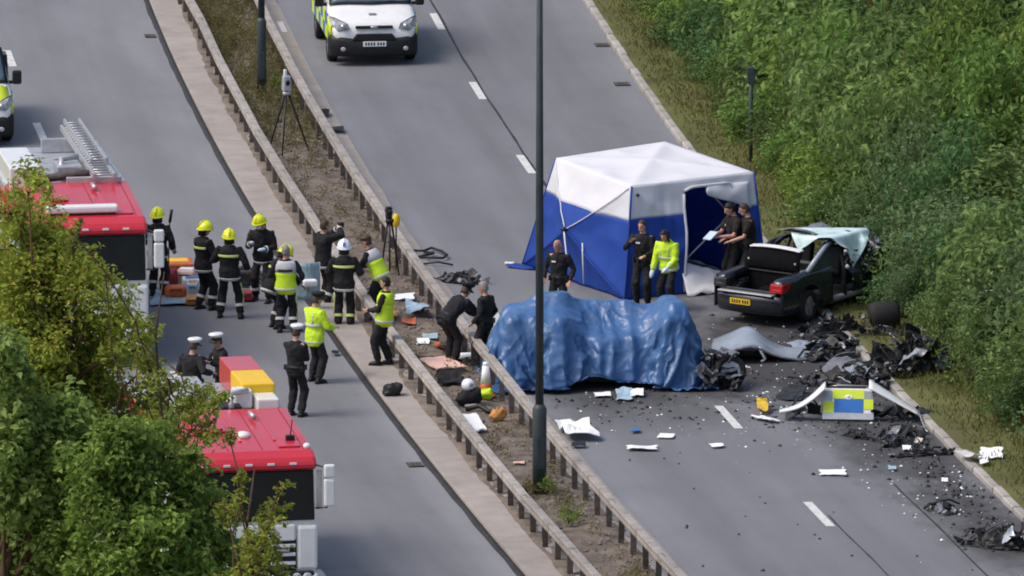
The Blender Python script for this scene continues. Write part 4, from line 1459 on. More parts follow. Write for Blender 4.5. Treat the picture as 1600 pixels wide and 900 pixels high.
heap('fallen_trim_wreckage', 'tangle of black trim lying on the road left of the tarpaulin beyond the barrier', 'wreckage', at(722, 442), R(70), .5, 1.2, .28, 32, 10, 6, 8, 0.34)
heap('pulley_wreckage', 'crushed silver and black fragments between the wing panel and the police panel', 'wreckage', at(1290, 600), R(10), 1.2, .7, .14, 33, 12, 6, 16, 0.44)
for k_, (px, py, sx_, sy_, rz_, mk, lb) in enumerate((
        (1262, 548, .55, .9, 20, 'panel_grey', 'grey torn panel lying at the right end of the silver wing panel'),
        (1306, 575, .50, .8, -30, 'scrap_grey', 'pale crumpled bracket sheet among the axle wreckage'),
        (1352, 586, .45, .9, 35, 'panel_grey', 'bright folded grey sheet left of the dark bodyshell'),
        (1236, 618, .50, .9, -10, 'scrap_dark', 'flat dark undertray on the road above the left white wing'),
        (1180, 540, .45, .8, 40, 'brown_cloth', 'dark brown trim sheet on the road below the number plate'),
        (1445, 655, .50, .9, 15, 'scrap_dark', 'flat black liner lying over the kerb right of the police panel'))):
    p_ = G(px, py, .03)
    b = MB(); crumple(b, Vector((0, 0, .05)), sx_, sy_, (R(8), R(-6), 0), .06, 500 + k_, 6)
    tag(b.build('loose_sheet', M[mk], None, p_, R(rz_), solid=.012), lb, 'car panel')
# bent trim ring near the barrier
t = thing('window_trim', 'bent black window trim loop lying on the road beyond the barrier', 'car trim', at(670, 402, .03), 0)
b = MB()
b.tube([Vector(q) for q in ((-.35, .5, .02), (-.1, .3, .05), (.05, .75, .03), (.25, .3, .05), (.38, -.2, .06), (.3, -.45, .04), (0, -.35, .03), (-.2, -.25, .03), (.1, .15, .03), (-.1, .28, .03))], .028, 6)
b.build('loop', M['black'], t)
b = MB(); b.tube([(-.1, -1.0, .02), (.2, -.95, .05), (.5, -1.1, .02)], .02, 6); b.build('strip', M['black'], t)

# silver wing panel
t = thing('wing_panel', 'bent silver grey car wing panel lying on the road behind the tarpaulin', 'car panel', at(1188, 560), R(-4))
def wing(u, v):
    x = (u - .5) * 1.85
    ridge = .42 * math.exp(-((u - .36) / .24) ** 2) * (1 - .35 * v)
    z = .10 + ridge * (.35 + .65 * v) + .06 * (1 - u) + .02 * noise.noise((u * 5, v * 5, 0))
    arch = 0.22 * math.exp(-((u - .52) / .10) ** 2) * (1 - v)
    return (x * 1.04, (v - .5) * (1.5 - .85 * u) + .25 * u - .15, max(.03, 1.25 * z * (1 - .55 * max(0, u - .4)) - .12 * (1 - v) * abs(u - .45) + arch * .2))
b = MB(); b.grid(wing, 26, 12); b.build('panel', M['panel_grey'], t, solid=.014)
b = MB(); b.tube([Vector(wing(k / 12, 0)) + Vector((0, -.01, -.02)) for k in range(13)], .022, 6); b.build('flange', M['scrap_grey'], t)
b = MB(); b.tube([wing(.5, 0), (.12, -.45, .06), (.05, -.52, .02)], .03, 6); b.build('stay', M['white'], t)
b = MB(); b.box((-.2, .05, .10), (1.1, .5, .12)); b.build('inner_liner', M['scrap_dark'], t, bevel=.03)

# torn-off side of the police car with its chequered door
t = thing('police_car_side', 'torn police car side with yellow and blue chequered door and bent white wings', 'car panel', at(1325, 659), R(-3))
dz = MB(); dz.box((0, 0, .33), (1.0, .06, .62), top=(.90, 1)); d0 = dz.build('door', M['white'], t, (0, 0, 0), (R(-24), 0, R(-2)), bevel=.02)
def sq(name, x0, x1, z0, z1, m, y=-.035, parent=d0):
    b = MB(); b.box(((x0 + x1) / 2, y, (z0 + z1) / 2), (x1 - x0, .008, z1 - z0)); return b.build(name, m, parent)
sq('yellow_square', -.48, -.28, .15, .37, M['hivis_paint'])
sq('blue_square', -.275, .29, .15, .42, M['police_blue'])
sq('yellow_square', .295, .48, .22, .42, M['hivis_paint'])
sq('yellow_square', -.31, .30, .425, .60, M['hivis_paint'])
sq('grey_square', -.47, -.315, .38, .58, M['panel_grey'])
sq('grey_square', .305, .44, .425, .58, M['panel_grey'])
sq('sill_trim', -.49, .49, .02, .145, M['alu'])
b = MB(); b.sphere((0, -.042, .455), (.085, .008, .05)); cr = b.build('crest', M['white'], d0)
b = MB(); b.sphere((0, -.050, .462), (.035, .006, .025)); b.build('crest_mark', M['alu'], cr)
b = MB(); b.box((-.05, .0, .655), (.76, .05, .05)); b.build('window_frame', M['black'], d0)
b = MB(); b.tube([(-.42, .02, .66), (-.2, .04, .70), (.36, .03, .69)], .022, 6); b.build('window_seal', M['alu'], d0)
b = MB()
b.grid(lambda u, v: (-.44 - .88 * u, .02 + .30 * v * (1 - .3 * u) - .1, .64 - .46 * u - .12 * math.sin(3.1 * u) + .05 * v * 1.5 * (1 - u)), 14, 5)
b.build('left_wing', M['white'], t, solid=.03)
b = MB()
b.grid(lambda u, v: (.40 + .98 * u, -.08 + .34 * v - .12 * u, .66 - .50 * u + .10 * v * (1 - u)), 12, 4)
b.build('right_wing', M['white'], t, solid=.03)
b = MB(); b.tube([(1.38, -.15, .17), (1.5, -.9, .04), (1.56, -1.2, .03)], .016, 5); b.build('trim_strip', M['alu'], t)
rs = random.Random(3)
for i in range(9):
    b = MB(); x = rs.choice((-1, 1)) * rs.uniform(.5, 1.25)
    crumple(b, Vector((x, .15 + rs.uniform(-.1, .2), .16 * rs.uniform(.5, 1.2))), .35, .26, (rs.uniform(-.8, .8), rs.uniform(-.8, .8), rs.uniform(0, 6)), .07, 300 + i, 4)
    b.build('torn_lining', M['scrap_dark'], t, solid=.012)
b = MB(); b.tube([(-1.15, .5, .1), (-.95, .62, .35), (-.75, .6, .38), (-.6, .5, .2)], .02, 6); b.build('door_seal', M['black'], t)

# ------------------------------------------------------------------ litter: each piece a thing
def flat(name, label, cat, px, py, sx, sy, m, z=.03, rot=0, amp=.02, seed=1, tilt=(0, 0), th=.01):
    p = G(px, py, z)
    b = MB()
    crumple(b, Vector((0, 0, amp)), sx, sy, (tilt[0], tilt[1], 0), amp, seed, 6)
    o = b.build(name, m, None, p, R(rot), solid=th)
    return tag(o, label, cat)
flat('plastic_bag', 'large crumpled white plastic bag beside the barrier in front of the tarpaulin', 'plastic bag', 902, 677, .58, 1.5, M['paper'], rot=10, amp=.10, seed=3)
flat('paper_sheet', 'long torn white paper on the road below the tarpaulin', 'paper', 1002, 701, .55, .40, M['paper'], rot=0, amp=.03, seed=4)
flat('paper_sheet', 'small white paper on the road right of the torn long one', 'paper', 1041, 682, .30, .38, M['paper'], rot=-8, amp=.02, seed=5)
flat('paper_sheet', 'small dirty white scrap on the road near the lane marking', 'paper', 1120, 698, .24, .25, M['paper'], rot=12, amp=.03, seed=6)
flat('paper_sheet', 'straight white card lying beside the lower lane marking', 'paper', 1301, 739, .48, .50, M['paper'], rot=2, amp=.012, seed=7)
flat('plastic_scrap', 'pale blue plastic scrap under the front hem of the tarpaulin', 'plastic scrap', 975, 621, .30, .7, M['pale_blue'], amp=.06, seed=8)
flat('paper_sheet', 'crumpled white tissue next to the pale blue scrap at the tarpaulin', 'paper', 995, 616, .26, .6, M['paper'], amp=.06, seed=9)
flat('paper_sheet', 'white card on the road under the middle of the tarpaulin hem', 'paper', 942, 618, .30, .35, M['paper'], amp=.02, seed=10)
flat('plastic_scrap', 'small dark blue wrapper on the road right of the white bag', 'plastic scrap', 993, 674, .16, .3, M['blue_wrap'], amp=.04, seed=11)
flat('plastic_scrap', 'blue and white wrapper on the road near the kerb below the police panel', 'plastic scrap', 1394, 733, .15, .3, M['pale_blue'], amp=.04, seed=12)
flat('paper_sheet', 'white lid on the road between black strips near the kerb', 'paper', 1417, 701, .17, .4, M['paper'], amp=.02, seed=13)
flat('paper_sheet', 'small white cap on the road near the kerb', 'paper', 1476, 750, .12, .25, M['paper'], amp=.02, seed=14)
flat('plastic_scrap', 'yellow plastic scrap on the road left of the police panel', 'plastic scrap', 1191, 641, .20, .9, M['yellow'], amp=.08, seed=15)
flat('plastic_scrap', 'white plastic scrap with a black strip left of the police panel', 'plastic scrap', 1196, 657, .25, .6, M['paper'], amp=.05, seed=16, rot=40)
flat('plastic_scrap', 'cream crumpled plastic on the verge beside the standing tyre', 'plastic scrap', 1431, 521, .38, .7, M['marking'], z=.16, amp=.08, seed=17)
flat('torn_trim', 'white torn trim panel lying on the grass beyond the kerb at the right', 'car trim', 1549, 709, .42, .45, M['paper'], z=.18, amp=.02, seed=18, tilt=(R(15), 0))
flat('torn_trim', 'small white bracket lying under the torn trim panel on the grass', 'car trim', 1537, 720, .16, .8, M['paper'], z=.14, amp=.05, seed=19)
flat('tan_strip', 'curved tan strip lying across the kerb at the right', 'car trim', 1514, 715, .32, .5, M['marking'], z=.15, amp=.07, seed=20, rot=35)
flat('white_board', 'white board lying by the tent doorway behind the blue tarpaulin', 'board', 1087, 445, .60, 1.3, M['white_cloth'], z=.06, amp=.03, seed=21, rot=-20)
flat('dark_scrap', 'small black scrap on the road beside the barrier in front of the van', 'car trim', 528, 205, .26, .5, M['black'], amp=.05, seed=22)
flat('dark_scrap', 'small dark red scrap against the right barrier near the survey tripod', 'car trim', 507, 180, .2, .6, M['brown_cloth'], amp=.06, seed=23)
flat('dark_scrap', 'dark curved scrap on the road beside the white plastic bag', 'car trim', 904, 697, .28, .25, M['black'], amp=.04, seed=24)
flat('dark_scrap', 'small black scrap on the left carriageway beside the officer in the white cap', 'car trim', 524, 553, .14, .3, M['black'], amp=.03, seed=25)
# on the soil strip
Zs = .13
flat('pink_board', 'long pale pink board lying on the soil between the barriers', 'board', 693, 568, .62, 1.15, M['pink'], z=Zs + .04, rot=18, amp=.012, seed=31, th=.03)
flat('white_board', 'white board lying on the soil against the left barrier', 'board', 738, 660, .36, 1.5, M['paper'], z=Zs + .05, rot=8, amp=.006, seed=32, th=.03)
flat('plastic_bag', 'blue and white plastic bag on the soil near the officer in the vest', 'plastic bag', 652, 489, .42, .9, M['pale_blue'], z=Zs, amp=.14, seed=33)
flat('plastic_sheet', 'pale grey sheet on the soil right of the leaning man in the vest', 'plastic sheet', 632, 466, .40, .6, M['paper'], z=Zs, amp=.04, seed=34)
flat('red_packet', 'red and white packet on the soil below the blue plastic bag', 'packet', 638, 503, .28, .6, M['orange'], z=Zs, amp=.05, seed=35)
flat('red_packet', 'small white and red packet on the soil left of the pink board', 'packet', 661, 536, .24, .4, M['paper'], z=Zs, amp=.04, seed=36)
flat('grey_sheet', 'grey crumpled sheet on the soil above the pink board', 'plastic sheet', 672, 527, .30, .4, M['salvage'], z=Zs, amp=.04, seed=37)
flat('cloth_rag', 'grey rag on the soil under the stooping man', 'cloth', 703, 545, .42, .9, M['galv_post'], z=Zs, amp=.10, seed=38)
flat('orange_scrap', 'orange scrap on the soil beside the grey rag', 'plastic scrap', 687, 541, .2, .5, M['orange'], z=Zs, amp=.05, seed=39)
flat('white_scrap', 'torn white scrap on the soil right of the pink board', 'plastic scrap', 730, 559, .34, .4, M['paper'], z=Zs, amp=.06, seed=40)
flat('dark_rag', 'dark cloth on the soil left of the black bag', 'cloth', 703, 595, .5, .9, M['black_cloth'], z=Zs, amp=.10, seed=41)
flat('brown_sheet', 'brown board lying against the left barrier beside the pink board', 'board', 663, 561, .36, .5, M['brown_cloth'], z=Zs, amp=.04, seed=42)
flat('yellow_scrap', 'yellow scrap on the soil under the leaning man in the vest', 'plastic scrap', 614, 495, .18, .6, M['tan'], z=Zs, amp=.05, seed=43)
flat('cardboard', 'small flat cardboard scrap beside the lamp post on the soil', 'cardboard', 811, 724, .2, .25, M['pink'], z=Zs, amp=.02, seed=44)

# bags, cone and helmet
def bag(name, label, px, py, r, m, z=.1, h=.8, rot=0, seed=0, cat='bag'):
    t = thing(name, label, cat, G(px, py, z), R(rot))
    b = MB()
    A = []
    b.sphere((0, 0, r * h * .85), (r, r * .8, r * h), 16, 10)
    sgn = lambda x: -1 if x < 0 else 1
    b.v = [Vector((sgn(p.x) * abs(p.x / r) ** .6 * r, sgn(p.y) * abs(p.y / r) ** .6 * r, p.z * (1 + .35 * p.x / r))) for p in b.v]
    b.v = [Vector((p.x, p.y, max(0, p.z))) + Vector((p.x, p.y, p.z * .5)).normalized() * .42 * r * noise.noise(Vector((p.x * 6 / r * .4 + seed, p.y * 6 / r * .4, p.z * 6 / r * .4))) for p in b.v]
    b.build('body', m, t)
    b = MB(); b.tube([(-r * .5, 0, r * h * 1.5), (0, -.02, r * h * 2.05), (r * .5, 0, r * h * 1.5)], r * .07, 6); b.build('handle', m, t)
    return t
bag('bag', 'black holdall standing on the concrete margin', 613, 617, .18, M['black'], .115, .65, 10, 1)
bag('bag', 'large black kit bag on the soil beside the traffic cone', 733, 632, .24, M['black_cloth'], Zs, .72, 15, 2)
bag('bag', 'orange brown canvas bag on the soil against the right barrier', 778, 656, .155, M['tan'], Zs, .75, 20, 3)
bag('jacket', 'crumpled hi-vis jacket on the soil below the traffic cone', 755, 623, .19, M['hivis'], Zs, .5, 0, 4, 'jacket')
t = thing('traffic_cone', 'orange and white traffic cone on the soil against the right barrier', 'traffic cone', G(759, 618, Zs - .02), 0)
b = MB(); b.box((0, 0, .02), (.36, .36, .04)); b.build('base', M['cone'], t, bevel=.02)
for nm, z0, z1, r0, r1, m in (('lower_band', .04, .24, .13, .105, M['cone']), ('sleeve', .24, .60, .105, .062, M['paper']), ('tip', .60, .66, .062, .045, M['paper'])):
    b = MB(); b.tube([(0, 0, z0), (0, 0, z1)], [r0, r1], 16); b.build(nm, m, t)
t = thing('helmet', 'white helmet resting on the black kit bag beside the cone', 'helmet', G(733, 632, Zs) + Vector((-.02, .02, .36)), R(20))
b = MB(); b.sphere((0, 0, .02), (.13, .15, .13), 16, 10); b.build('shell', M['white_helmet'], t)
b = MB(); b.tube([(.0, -.10, .06), (.02, -.14, .02)], .045, 8); b.build('badge', M['hair_grey'], t)
t = thing('strap_bundle', 'black and silver straps lying below the black kit bag', 'straps', G(748, 640, Zs), R(-20))
b = MB(); b.tube([(-.3, .1, .03), (-.05, 0, .08), (.2, -.15, .06), (.4, -.25, .03)], .035, 6); b.build('strap', M['alu'], t)
b = MB(); b.tube([(-.2, -.2, .03), (.05, -.1, .10), (.3, -.3, .05), (.5, -.3, .02)], .05, 6); b.build('strap', M['black'], t)

# survey tripods
def tripod(label, px, py, h, spread, rot, head, z=.17):
    t = thing('tripod', label, 'tripod', G(px, py, z), R(rot))
    for k in range(3):
        a = 2 * math.pi * k / 3
        b = MB(); b.tube([(.04 * math.cos(a), .04 * math.sin(a), h), (spread * math.cos(a), spread * math.sin(a), 0)], [.028, .016], 6); b.build('leg', M['black'], t)
    b = MB(); b.tube([(0, 0, h - .03), (0, 0, h + .04)], .085, 12); b.build('tripod_head', M['alu'] if head == 'white' else M['black'], t)
    if head == 'white':
        b = MB(); b.box((0, 0, h + .22), (.19, .17, .34), top=(.85, .9)); i = b.build('scanner', M['alu'], t, bevel=.03)
        b = MB(); b.sphere((0, -.09, h + .24), (.05, .03, .06)); b.build('lens', M['glass_dark'], i)
        b = MB(); b.box((-.03, 0, h + .45), (.06, .08, .14)); b.build('antenna', M['white'], i, bevel=.01)
    else:
        b = MB(); b.box((-.02, 0, h + .17), (.12, .12, .26)); i = b.build('instrument', M['black'], t, bevel=.03)
        b = MB(); b.tube([(-.02, -.1, h + .2), (-.02, .1, h + .2)], .045, 10); b.build('telescope', M['black'], i)
    return t
tripod('black survey tripod with a white scanner standing in the weeds near the top', 448, 238, 1.28, .50, 20, 'white')
tripod('black tripod with a small instrument standing beside the right barrier', 609, 432, 1.15, .22, 30, 'black', .12)
t = thing('prism_pole', 'yellow survey prism on a short pole at the right barrier', 'survey prism', G(619, 420, .1), 0)
b = MB(); b.tube([(0, 0, 0), (0, 0, .86)], .018, 6); b.build('pole', M['black'], t)
b = MB(); b.sphere((0, 0, 1.0), (.085, .085, .15), 12, 8); b.build('prism', M['yellow'], t)

# rescue equipment piled on a blue grey sheet beside the far fire engine
p = G(268, 466)
o = flat('salvage_sheet', 'blue grey salvage sheet spread on the road under the rescue equipment', 'sheet', 272, 466, .85, 1.6, M['salvage'], z=.03, amp=.03, seed=51)
def crate(name, label, cat, px, py, z, d, m, rot=0, bev=.03, detail=None):
    t = thing(name, label, cat, G(px, py, z), R(rot))
    b = MB(); b.box((0, 0, d[2] / 2), d); b.build('body', m, t, bevel=bev)
    b = MB(); b.tube([(-d[0] * .25, -d[1] * .5, d[2] * .75), (-d[0] * .2, -d[1] * .5 - .04, d[2] * .8), (d[0] * .2, -d[1] * .5 - .04, d[2] * .8), (d[0] * .25, -d[1] * .5, d[2] * .75)], .014, 6)
    b.build('handle', M['black'], t)
    if detail:
        b = MB(); b.box((0, 0, d[2] + .005), (d[0] * .7, d[1] * .5, .02)); b.build('lid_panel', detail, t)
    return t
bag('rescue_bag', 'round dark red rescue bag on the road beside the firefighter at the engine', 264, 450, .19, M['redbag'], .03, 1.05, 0, 11)
crate('tool_box', 'yellow topped tool box behind the dark red rescue bag', 'tool box', 277, 428, .03, (.62, .75, .28), M['orange'], 5, .04, M['yellow'])
crate('trauma_bag', 'white and pink trauma bag on the road beside the dark red bag', 'bag', 292, 446, .03, (.40, .55, .34), M['pink'], -10, .06, M['paper'])
crate('trauma_bag', 'white trauma bag with a blue strap behind the standing firefighters', 'bag', 300, 455, .03, (.38, .45, .28), M['paper'], 8, .05, M['blue_wrap'])
crate('tool_bag', 'orange tool bag on the front of the salvage sheet', 'tool bag', 274, 463, .03, (.44, .40, .22), M['orange'], 4, .06)
crate('tool_box', 'pale green tool box at the right end of the salvage sheet', 'tool box', 301, 466, .03, (.22, .5, .34), M['pale_blue'], 0, .03, M['tan'])
crate('tool_bag', 'tan tool bag next to the pale green box', 'tool bag', 300, 474, .03, (.26, .5, .14), M['tan'], 0, .04)
crate('tool_bag', 'small red bag on the road between the firefighters', 'tool bag', 384, 468, .03, (.24, .4, .18), M['redbag'], 10, .04)
crate('tool_bag', 'grey green bag on the road behind the firefighter seen from behind', 'tool bag', 330, 474, .03, (.26, .4, .16), M['stone'], 10, .04)
t = thing('hose_reel', 'black hoses and rescue spreader lying on the road between the firefighters', 'hose', G(382, 440, .03), 0)
for i in range(5):
    b = MB(); b.tube([(-.35, .5 - .25 * i, .12 + .1 * (i % 2)), (-.05, .45 - .25 * i, .22), (.25, .55 - .25 * i, .14), (.42, .3 - .25 * i, .05)], .035, 6); b.build('hose', M['black'] if i % 2 else M['galv_post'], t)
b = MB(); b.box((0, -.5, .16), (.3, .2, .3)); b.build('spreader', M['scrap_dark'], t, bevel=.04)
t = thing('screen', 'pale blue grey folded screen standing among the rescuers', 'screen', G(482, 488, .03), R(15))
for s in (-1, 1):
    b = MB(); b.grid(lambda u, v: (s * .26 * u, .10 * u + .02 * noise.noise((u * 4, v * 4, s)), .75 * v + .25), 6, 8); b.build('panel', M['salvage'], t, solid=.015)
    b = MB(); b.tube([(s * .26, .1, 0), (s * .26, .1, 1.0)], .012, 6); b.build('leg', M['alu'], t)
b = MB(); b.box((.0, -.1, .62), (.3, .2, .14)); b.build('white_box', M['paper'], t, bevel=.04)
t = thing('lance', 'dark pole leaning upright beside the firefighter at the engine', 'pole', G(262, 455, .03), 0)
b = MB(); b.tube([(0, 0, 0), (.05, 0, 1.45)], .014, 6); b.build('shaft', M['black'], t)
b = MB(); b.tube([(.05, 0, 1.42), (.09, 0, 1.68)], .03, 6); b.build('grip', M['black'], t)

# ------------------------------------------------------------------ people
PROF = [(-.15, .10, .09), (-.10, .155, .115), (0, .168, .122), (.14, .145, .108), (.30, .168, .122), (.42, .188, .115), (.49, .170, .095), (.535, .085, .068), (.57, .060, .060)]
def prof(h):
    if h <= PROF[0][0]:
        return PROF[0][1:]
    for a, b_ in zip(PROF, PROF[1:]):
        if h <= b_[0]:
            k = (h - a[0]) / (b_[0] - a[0])
            return (a[1] + (b_[1] - a[1]) * k, a[2] + (b_[2] - a[2]) * k)
    return PROF[-1][1:]

FOLDS = bpy.data.textures.new('cloth_folds', 'CLOUDS')
FOLDS.noise_scale = .10
FOLDS.noise_depth = 1
def wrinkle(o, k=.034):
    md = o.modifiers.new('folds', 'DISPLACE')
    md.texture = FOLDS
    md.texture_coords = 'GLOBAL'
    md.strength = k
    md.mid_level = .5
    return o

def ik(a, c, l1, l2, pole):
    d = c - a
    L = min(d.length, (l1 + l2) * .999)
    d.normalize()
    c = a + d * L
    x = (l1 * l1 - l2 * l2 + L * L) / (2 * L)
    hgt = math.sqrt(max(0, l1 * l1 - x * x))
    pl = pole - d * pole.dot(d)
    pl.normalize()
    return a + d * x + pl * hgt, c

def person(label, foot, facing, wear, lean=0, roll=0, hands=None, feet=None, head=(0, 0), crouch=0, size=1.0, z=.012, skin='skin', hair='hair_brown', twist=0):
    """hands/feet = ((left), (right)) in metres in the person's own frame: x right, y forward, z up"""
    loc = G(foot[0], foot[1], z)
    t = thing('person', label, 'person', loc, R(facing))
    t.scale = (size, size, size)
    feet = feet or ((-.12, .02), (.12, -.02))
    hipz = .93 - crouch
    P0 = Vector((0, -.02 - math.sin(R(lean)) * .16, hipz))
    rot = Euler((R(-lean), R(roll), R(twist))).to_matrix()
    u, f, sx = rot @ Vector((0, 0, 1)), rot @ Vector((0, 1, 0)), rot @ Vector((1, 0, 0))
    def tor(h, g_, n=16, sq=1.0):
        rx, ry = prof(h)
        return [P0 + u * h + sx * (rx + g_) * math.cos(a) + f * (ry + g_) * math.sin(a) for a in [2 * math.pi * k / n for k in range(n)]]
    H = head
    hrot = (Euler((0, 0, R(H[0]))).to_matrix() @ rot @ Euler((R(-H[1] + lean * .55), 0, 0)).to_matrix()) if True else rot
    neck = P0 + u * .55
    hc = neck + hrot @ Vector((0, .025, .155))
    HX = Matrix.Translation(hc) @ hrot.to_4x4()
    arms, legs = [], []
    for i, s in enumerate((-1, 1)):
        sh = P0 + u * .475 + sx * s * .185
        hd = hands[i] if hands and hands[i] else None
        tgt = Vector(hd) if hd else sh + Vector((s * .07, .06, -.555))
        el, wr_ = ik(sh, tgt, .30, .275, Vector((s * .55, -.75, -.5)))
        arms.append((s, sh, el, wr_))
        hip = P0 + sx * s * .092 - u * .03
        an = Vector((feet[i][0], feet[i][1], .085 + (feet[i][2] if len(feet[i]) > 2 else 0)))
        kn, an = ik(hip, an, .435, .425, Vector((s * .12, 1, 0)))
        legs.append((s, hip, kn, an))
    # one continuous body
    b = MB()
    b.loft([tor(h, 0) for h, _, _ in PROF])
    b.tube([neck - u * .05, neck + u * .03, hc - (hrot @ Vector((0, .02, .03)))], [.062, .054, .05], 10)
    b.sphere(hc + hrot @ Vector((0, 0, .025)), (.075, .094, .098), 14, 10, X=hrot.to_4x4())
    b.sphere(hc + hrot @ Vector((0, .022, -.055)), (.055, .068, .062), 12, 8, X=hrot.to_4x4())
    b.tube([HX @ Vector((0, .088, .025)), HX @ Vector((0, .112, -.018)), HX @ Vector((0, .09, -.03))], [.012, .018, .012], 6)
    for s in (-1, 1):
        b.sphere(HX @ Vector((s * .076, -.005, .0)), (.012, .022, .034), 8, 6, X=hrot.to_4x4())
    for s, sh, el, wr_ in arms:
        b.tube([sh - sx * s * .05, sh, sh.lerp(el, .5), el, el.lerp(wr_, .35), wr_], [.05, .056, .048, .040, .041, .028], 10)
        d = (wr_ - el).normalized()
        side = d.cross(Vector((0, 0, 1)))
        if side.length < .3:
            side = Vector((0, 1, 0))
        side.normalize()
        pn = side.cross(d)
        palm = wr_ + d * .05
        b.tube([wr_, palm, wr_ + d * .095], [.028, .040, .038], 8, flat=.6)
        for k in range(4):
            q = wr_ + d * .09 + side * (.030 - .020 * k)
            L = (.068, .078, .072, .056)[k]
            b.tube([q, q + d * L * .5 + side * (.008 - .005 * k), q + d * L * .8 - pn * L * .35 + side * (.012 - .008 * k)], [.0105, .010, .008], 6)
        q = wr_ + d * .03 + side * .032
        b.tube([q, q + side * .03 + d * .035, q + side * .032 + d * .07], [.013, .011, .009], 6)
    for s, hip, kn, an in legs:
        b.tube([hip + u * .06, hip, hip.lerp(kn, .5), kn, kn.lerp(an, .35), an], [.08, .088, .074, .056, .056, .038], 12)
        b.tube([an + Vector((0, -.04, -.05)), an + Vector((s * .01, .05, -.05)), an + Vector((s * .02, .14, -.06))], [.038, .042, .030], 8)
    body = b.build('body', M[skin], t, remesh=.013, smooth=3)
    e = MB()
    for s in (-1, 1):
        e.sphere(HX @ Vector((s * .032, .083, .020)), (.013, .008, .009), 8, 6)
    e.build('eyes', M['hair_dark'], body)
    e = MB(); e.sphere(HX @ Vector((0, .083, -.062)), (.024, .008, .007), 8, 6); e.build('lips', M['skin2'], body)
    # trousers
    tm = M[wear.get('trousers', 'black_cloth')]
    b = MB()
    b.loft([tor(h, .018) for h in (-.16, -.10, -.02, .06, .12)])
    for s, hip, kn, an in legs:
        loose = wear.get('loose', .026)
        b.tube([hip + u * .08, hip, hip.lerp(kn, .5), kn, kn.lerp(an, .5), an + (kn - an).normalized() * .03], [.085, .100, .088, .066 + loose, .056 + loose, .052 + loose], 12)
    tr = wrinkle(b.build('trousers', tm, t, remesh=.018, smooth=4))
    # boots
    for s, hip, kn, an in legs:
        b = MB()
        b.tube([an + (kn - an).normalized() * .12, an, an + Vector((0, .0, -.035))], [.058, .056, .056], 10)
        b.tube([an + Vector((0, -.06, -.045)), an + Vector((0, .04, -.042)), an + Vector((s * .015, .13, -.055)), an + Vector((s * .02, .175, -.062))], [.040, .052, .044, .026], 10)
        b.box(an + Vector((s * .01, .05, -.078)), (.095, .27, .016))
        b.build('boot', M['black'], t)
        if wear.get('leg_band'):
            k0 = an + (kn - an).normalized() * .16
            k1 = an + (kn - an).normalized() * .215
            b = MB(); b.tube([k0, k1], [.066 + wear.get('loose', .026), .067 + wear.get('loose', .026)], 14, sm=False); b.build('leg_band', M[wear['leg_band']], tr)
        if wear.get('side_stripe') == s or wear.get('side_stripe') == 2:
            b = MB()
            for q in range(7):
                a0, a1 = hip.lerp(kn, .35).lerp(an, q / 8), hip.lerp(kn, .35).lerp(an, (q + 1) / 8)
            pth = [hip.lerp(kn, .45), kn, kn.lerp(an, .6)]
            b.tube([q + Vector((s * (.088 if i == 0 else .078), -.02, 0)) for i, q in enumerate(pth)], .022, 6)
            b.build('side_stripe', M['lime_tape'], tr)
    # jacket
    jm = M[wear.get('jacket', 'black_cloth')]
    g0 = .044 if wear.get('bulky') else .024
    hem = wear.get('hem', -.10)
    b = MB()
    hs = [hem, hem * .5, .03, .14, .30, .42, .485, .53, .56]
    b.loft([tor(h, g0 + (.012 if h < .1 else 0)) for h in hs])
    short = wear.get('short_sleeves')
    for s, sh, el, wr_ in arms:
        k = 1.32 if wear.get('bulky') else 1.05
        pts = [sh - sx * s * .06 - u * .02, sh, sh.lerp(el, .5)]
        rr = [.06, .074 * k, .064 * k]
        if not short:
            pts += [el, el.lerp(wr_, .5), wr_ - (wr_ - el).normalized() * .01]
            rr += [.057 * k, .052 * k, .044 * k]
        else:
            pts += [sh.lerp(el, .8)]
            rr += [.062]
        b.tube(pts, rr, 12)
    jk = wrinkle(b.build('jacket', jm, t, remesh=.017, smooth=4))
    def band(h0, h1, extra, m, name='reflective_band', parent=jk, arc=None):
        b = MB()
        n = 20
        def ring(h):
            rx, ry = prof(h)
            rng_ = range(n + 1)
            a0, a1 = arc if arc else (0, 360)
            return [P0 + u * h + sx * (rx + g0 + extra) * math.cos(a) + f * (ry + g0 + extra) * math.sin(a) for a in [R(a0 + (a1 - a0) * k / n) for k in rng_]]
        b.loft([ring(h0 + (h1 - h0) * k / 3) for k in range(4)], caps=False, closed=False)
        return b.build(name, m, parent, solid=.008)
    def cuffs(m, t0=.78, t1=.90):
        for s, sh, el, wr_ in arms:
            b = MB(); b.tube([el.lerp(wr_, t0), el.lerp(wr_, t1)], [.071, .067], 12, sm=False); b.build('cuff_band', m, jk)
    st = wear.get('style')
    if st == 'fire':
        band(hem + .015, hem + .07, .026, M['reflective'])
        if wear.get('back_band', True):
            band(.335, .385, .012, M[wear.get('band', 'lime_tape')], 'back_band', arc=(205, 335))
        cuffs(M['reflective'])
    if st == 'police':
        band(.36, .395, .010, M['reflective'], 'chest_badge', arc=(58, 84) if wear.get('badge', 1) else (60, 75))
        band(.02, .07, .016, M['black'], 'belt')
        b = MB()
        for a in (40, 75, 110, 150, 200, 330):
            rx, ry = prof(.03)
            b.box(P0 + u * .03 + sx * (rx + .045) * math.cos(R(a)) + f * (ry + .045) * math.sin(R(a)), (.06, .05, .10), (0, 0, R(a)))
        tag(b.build('belt_pouches', M['black'], jk, bevel=.01), kind='stuff')
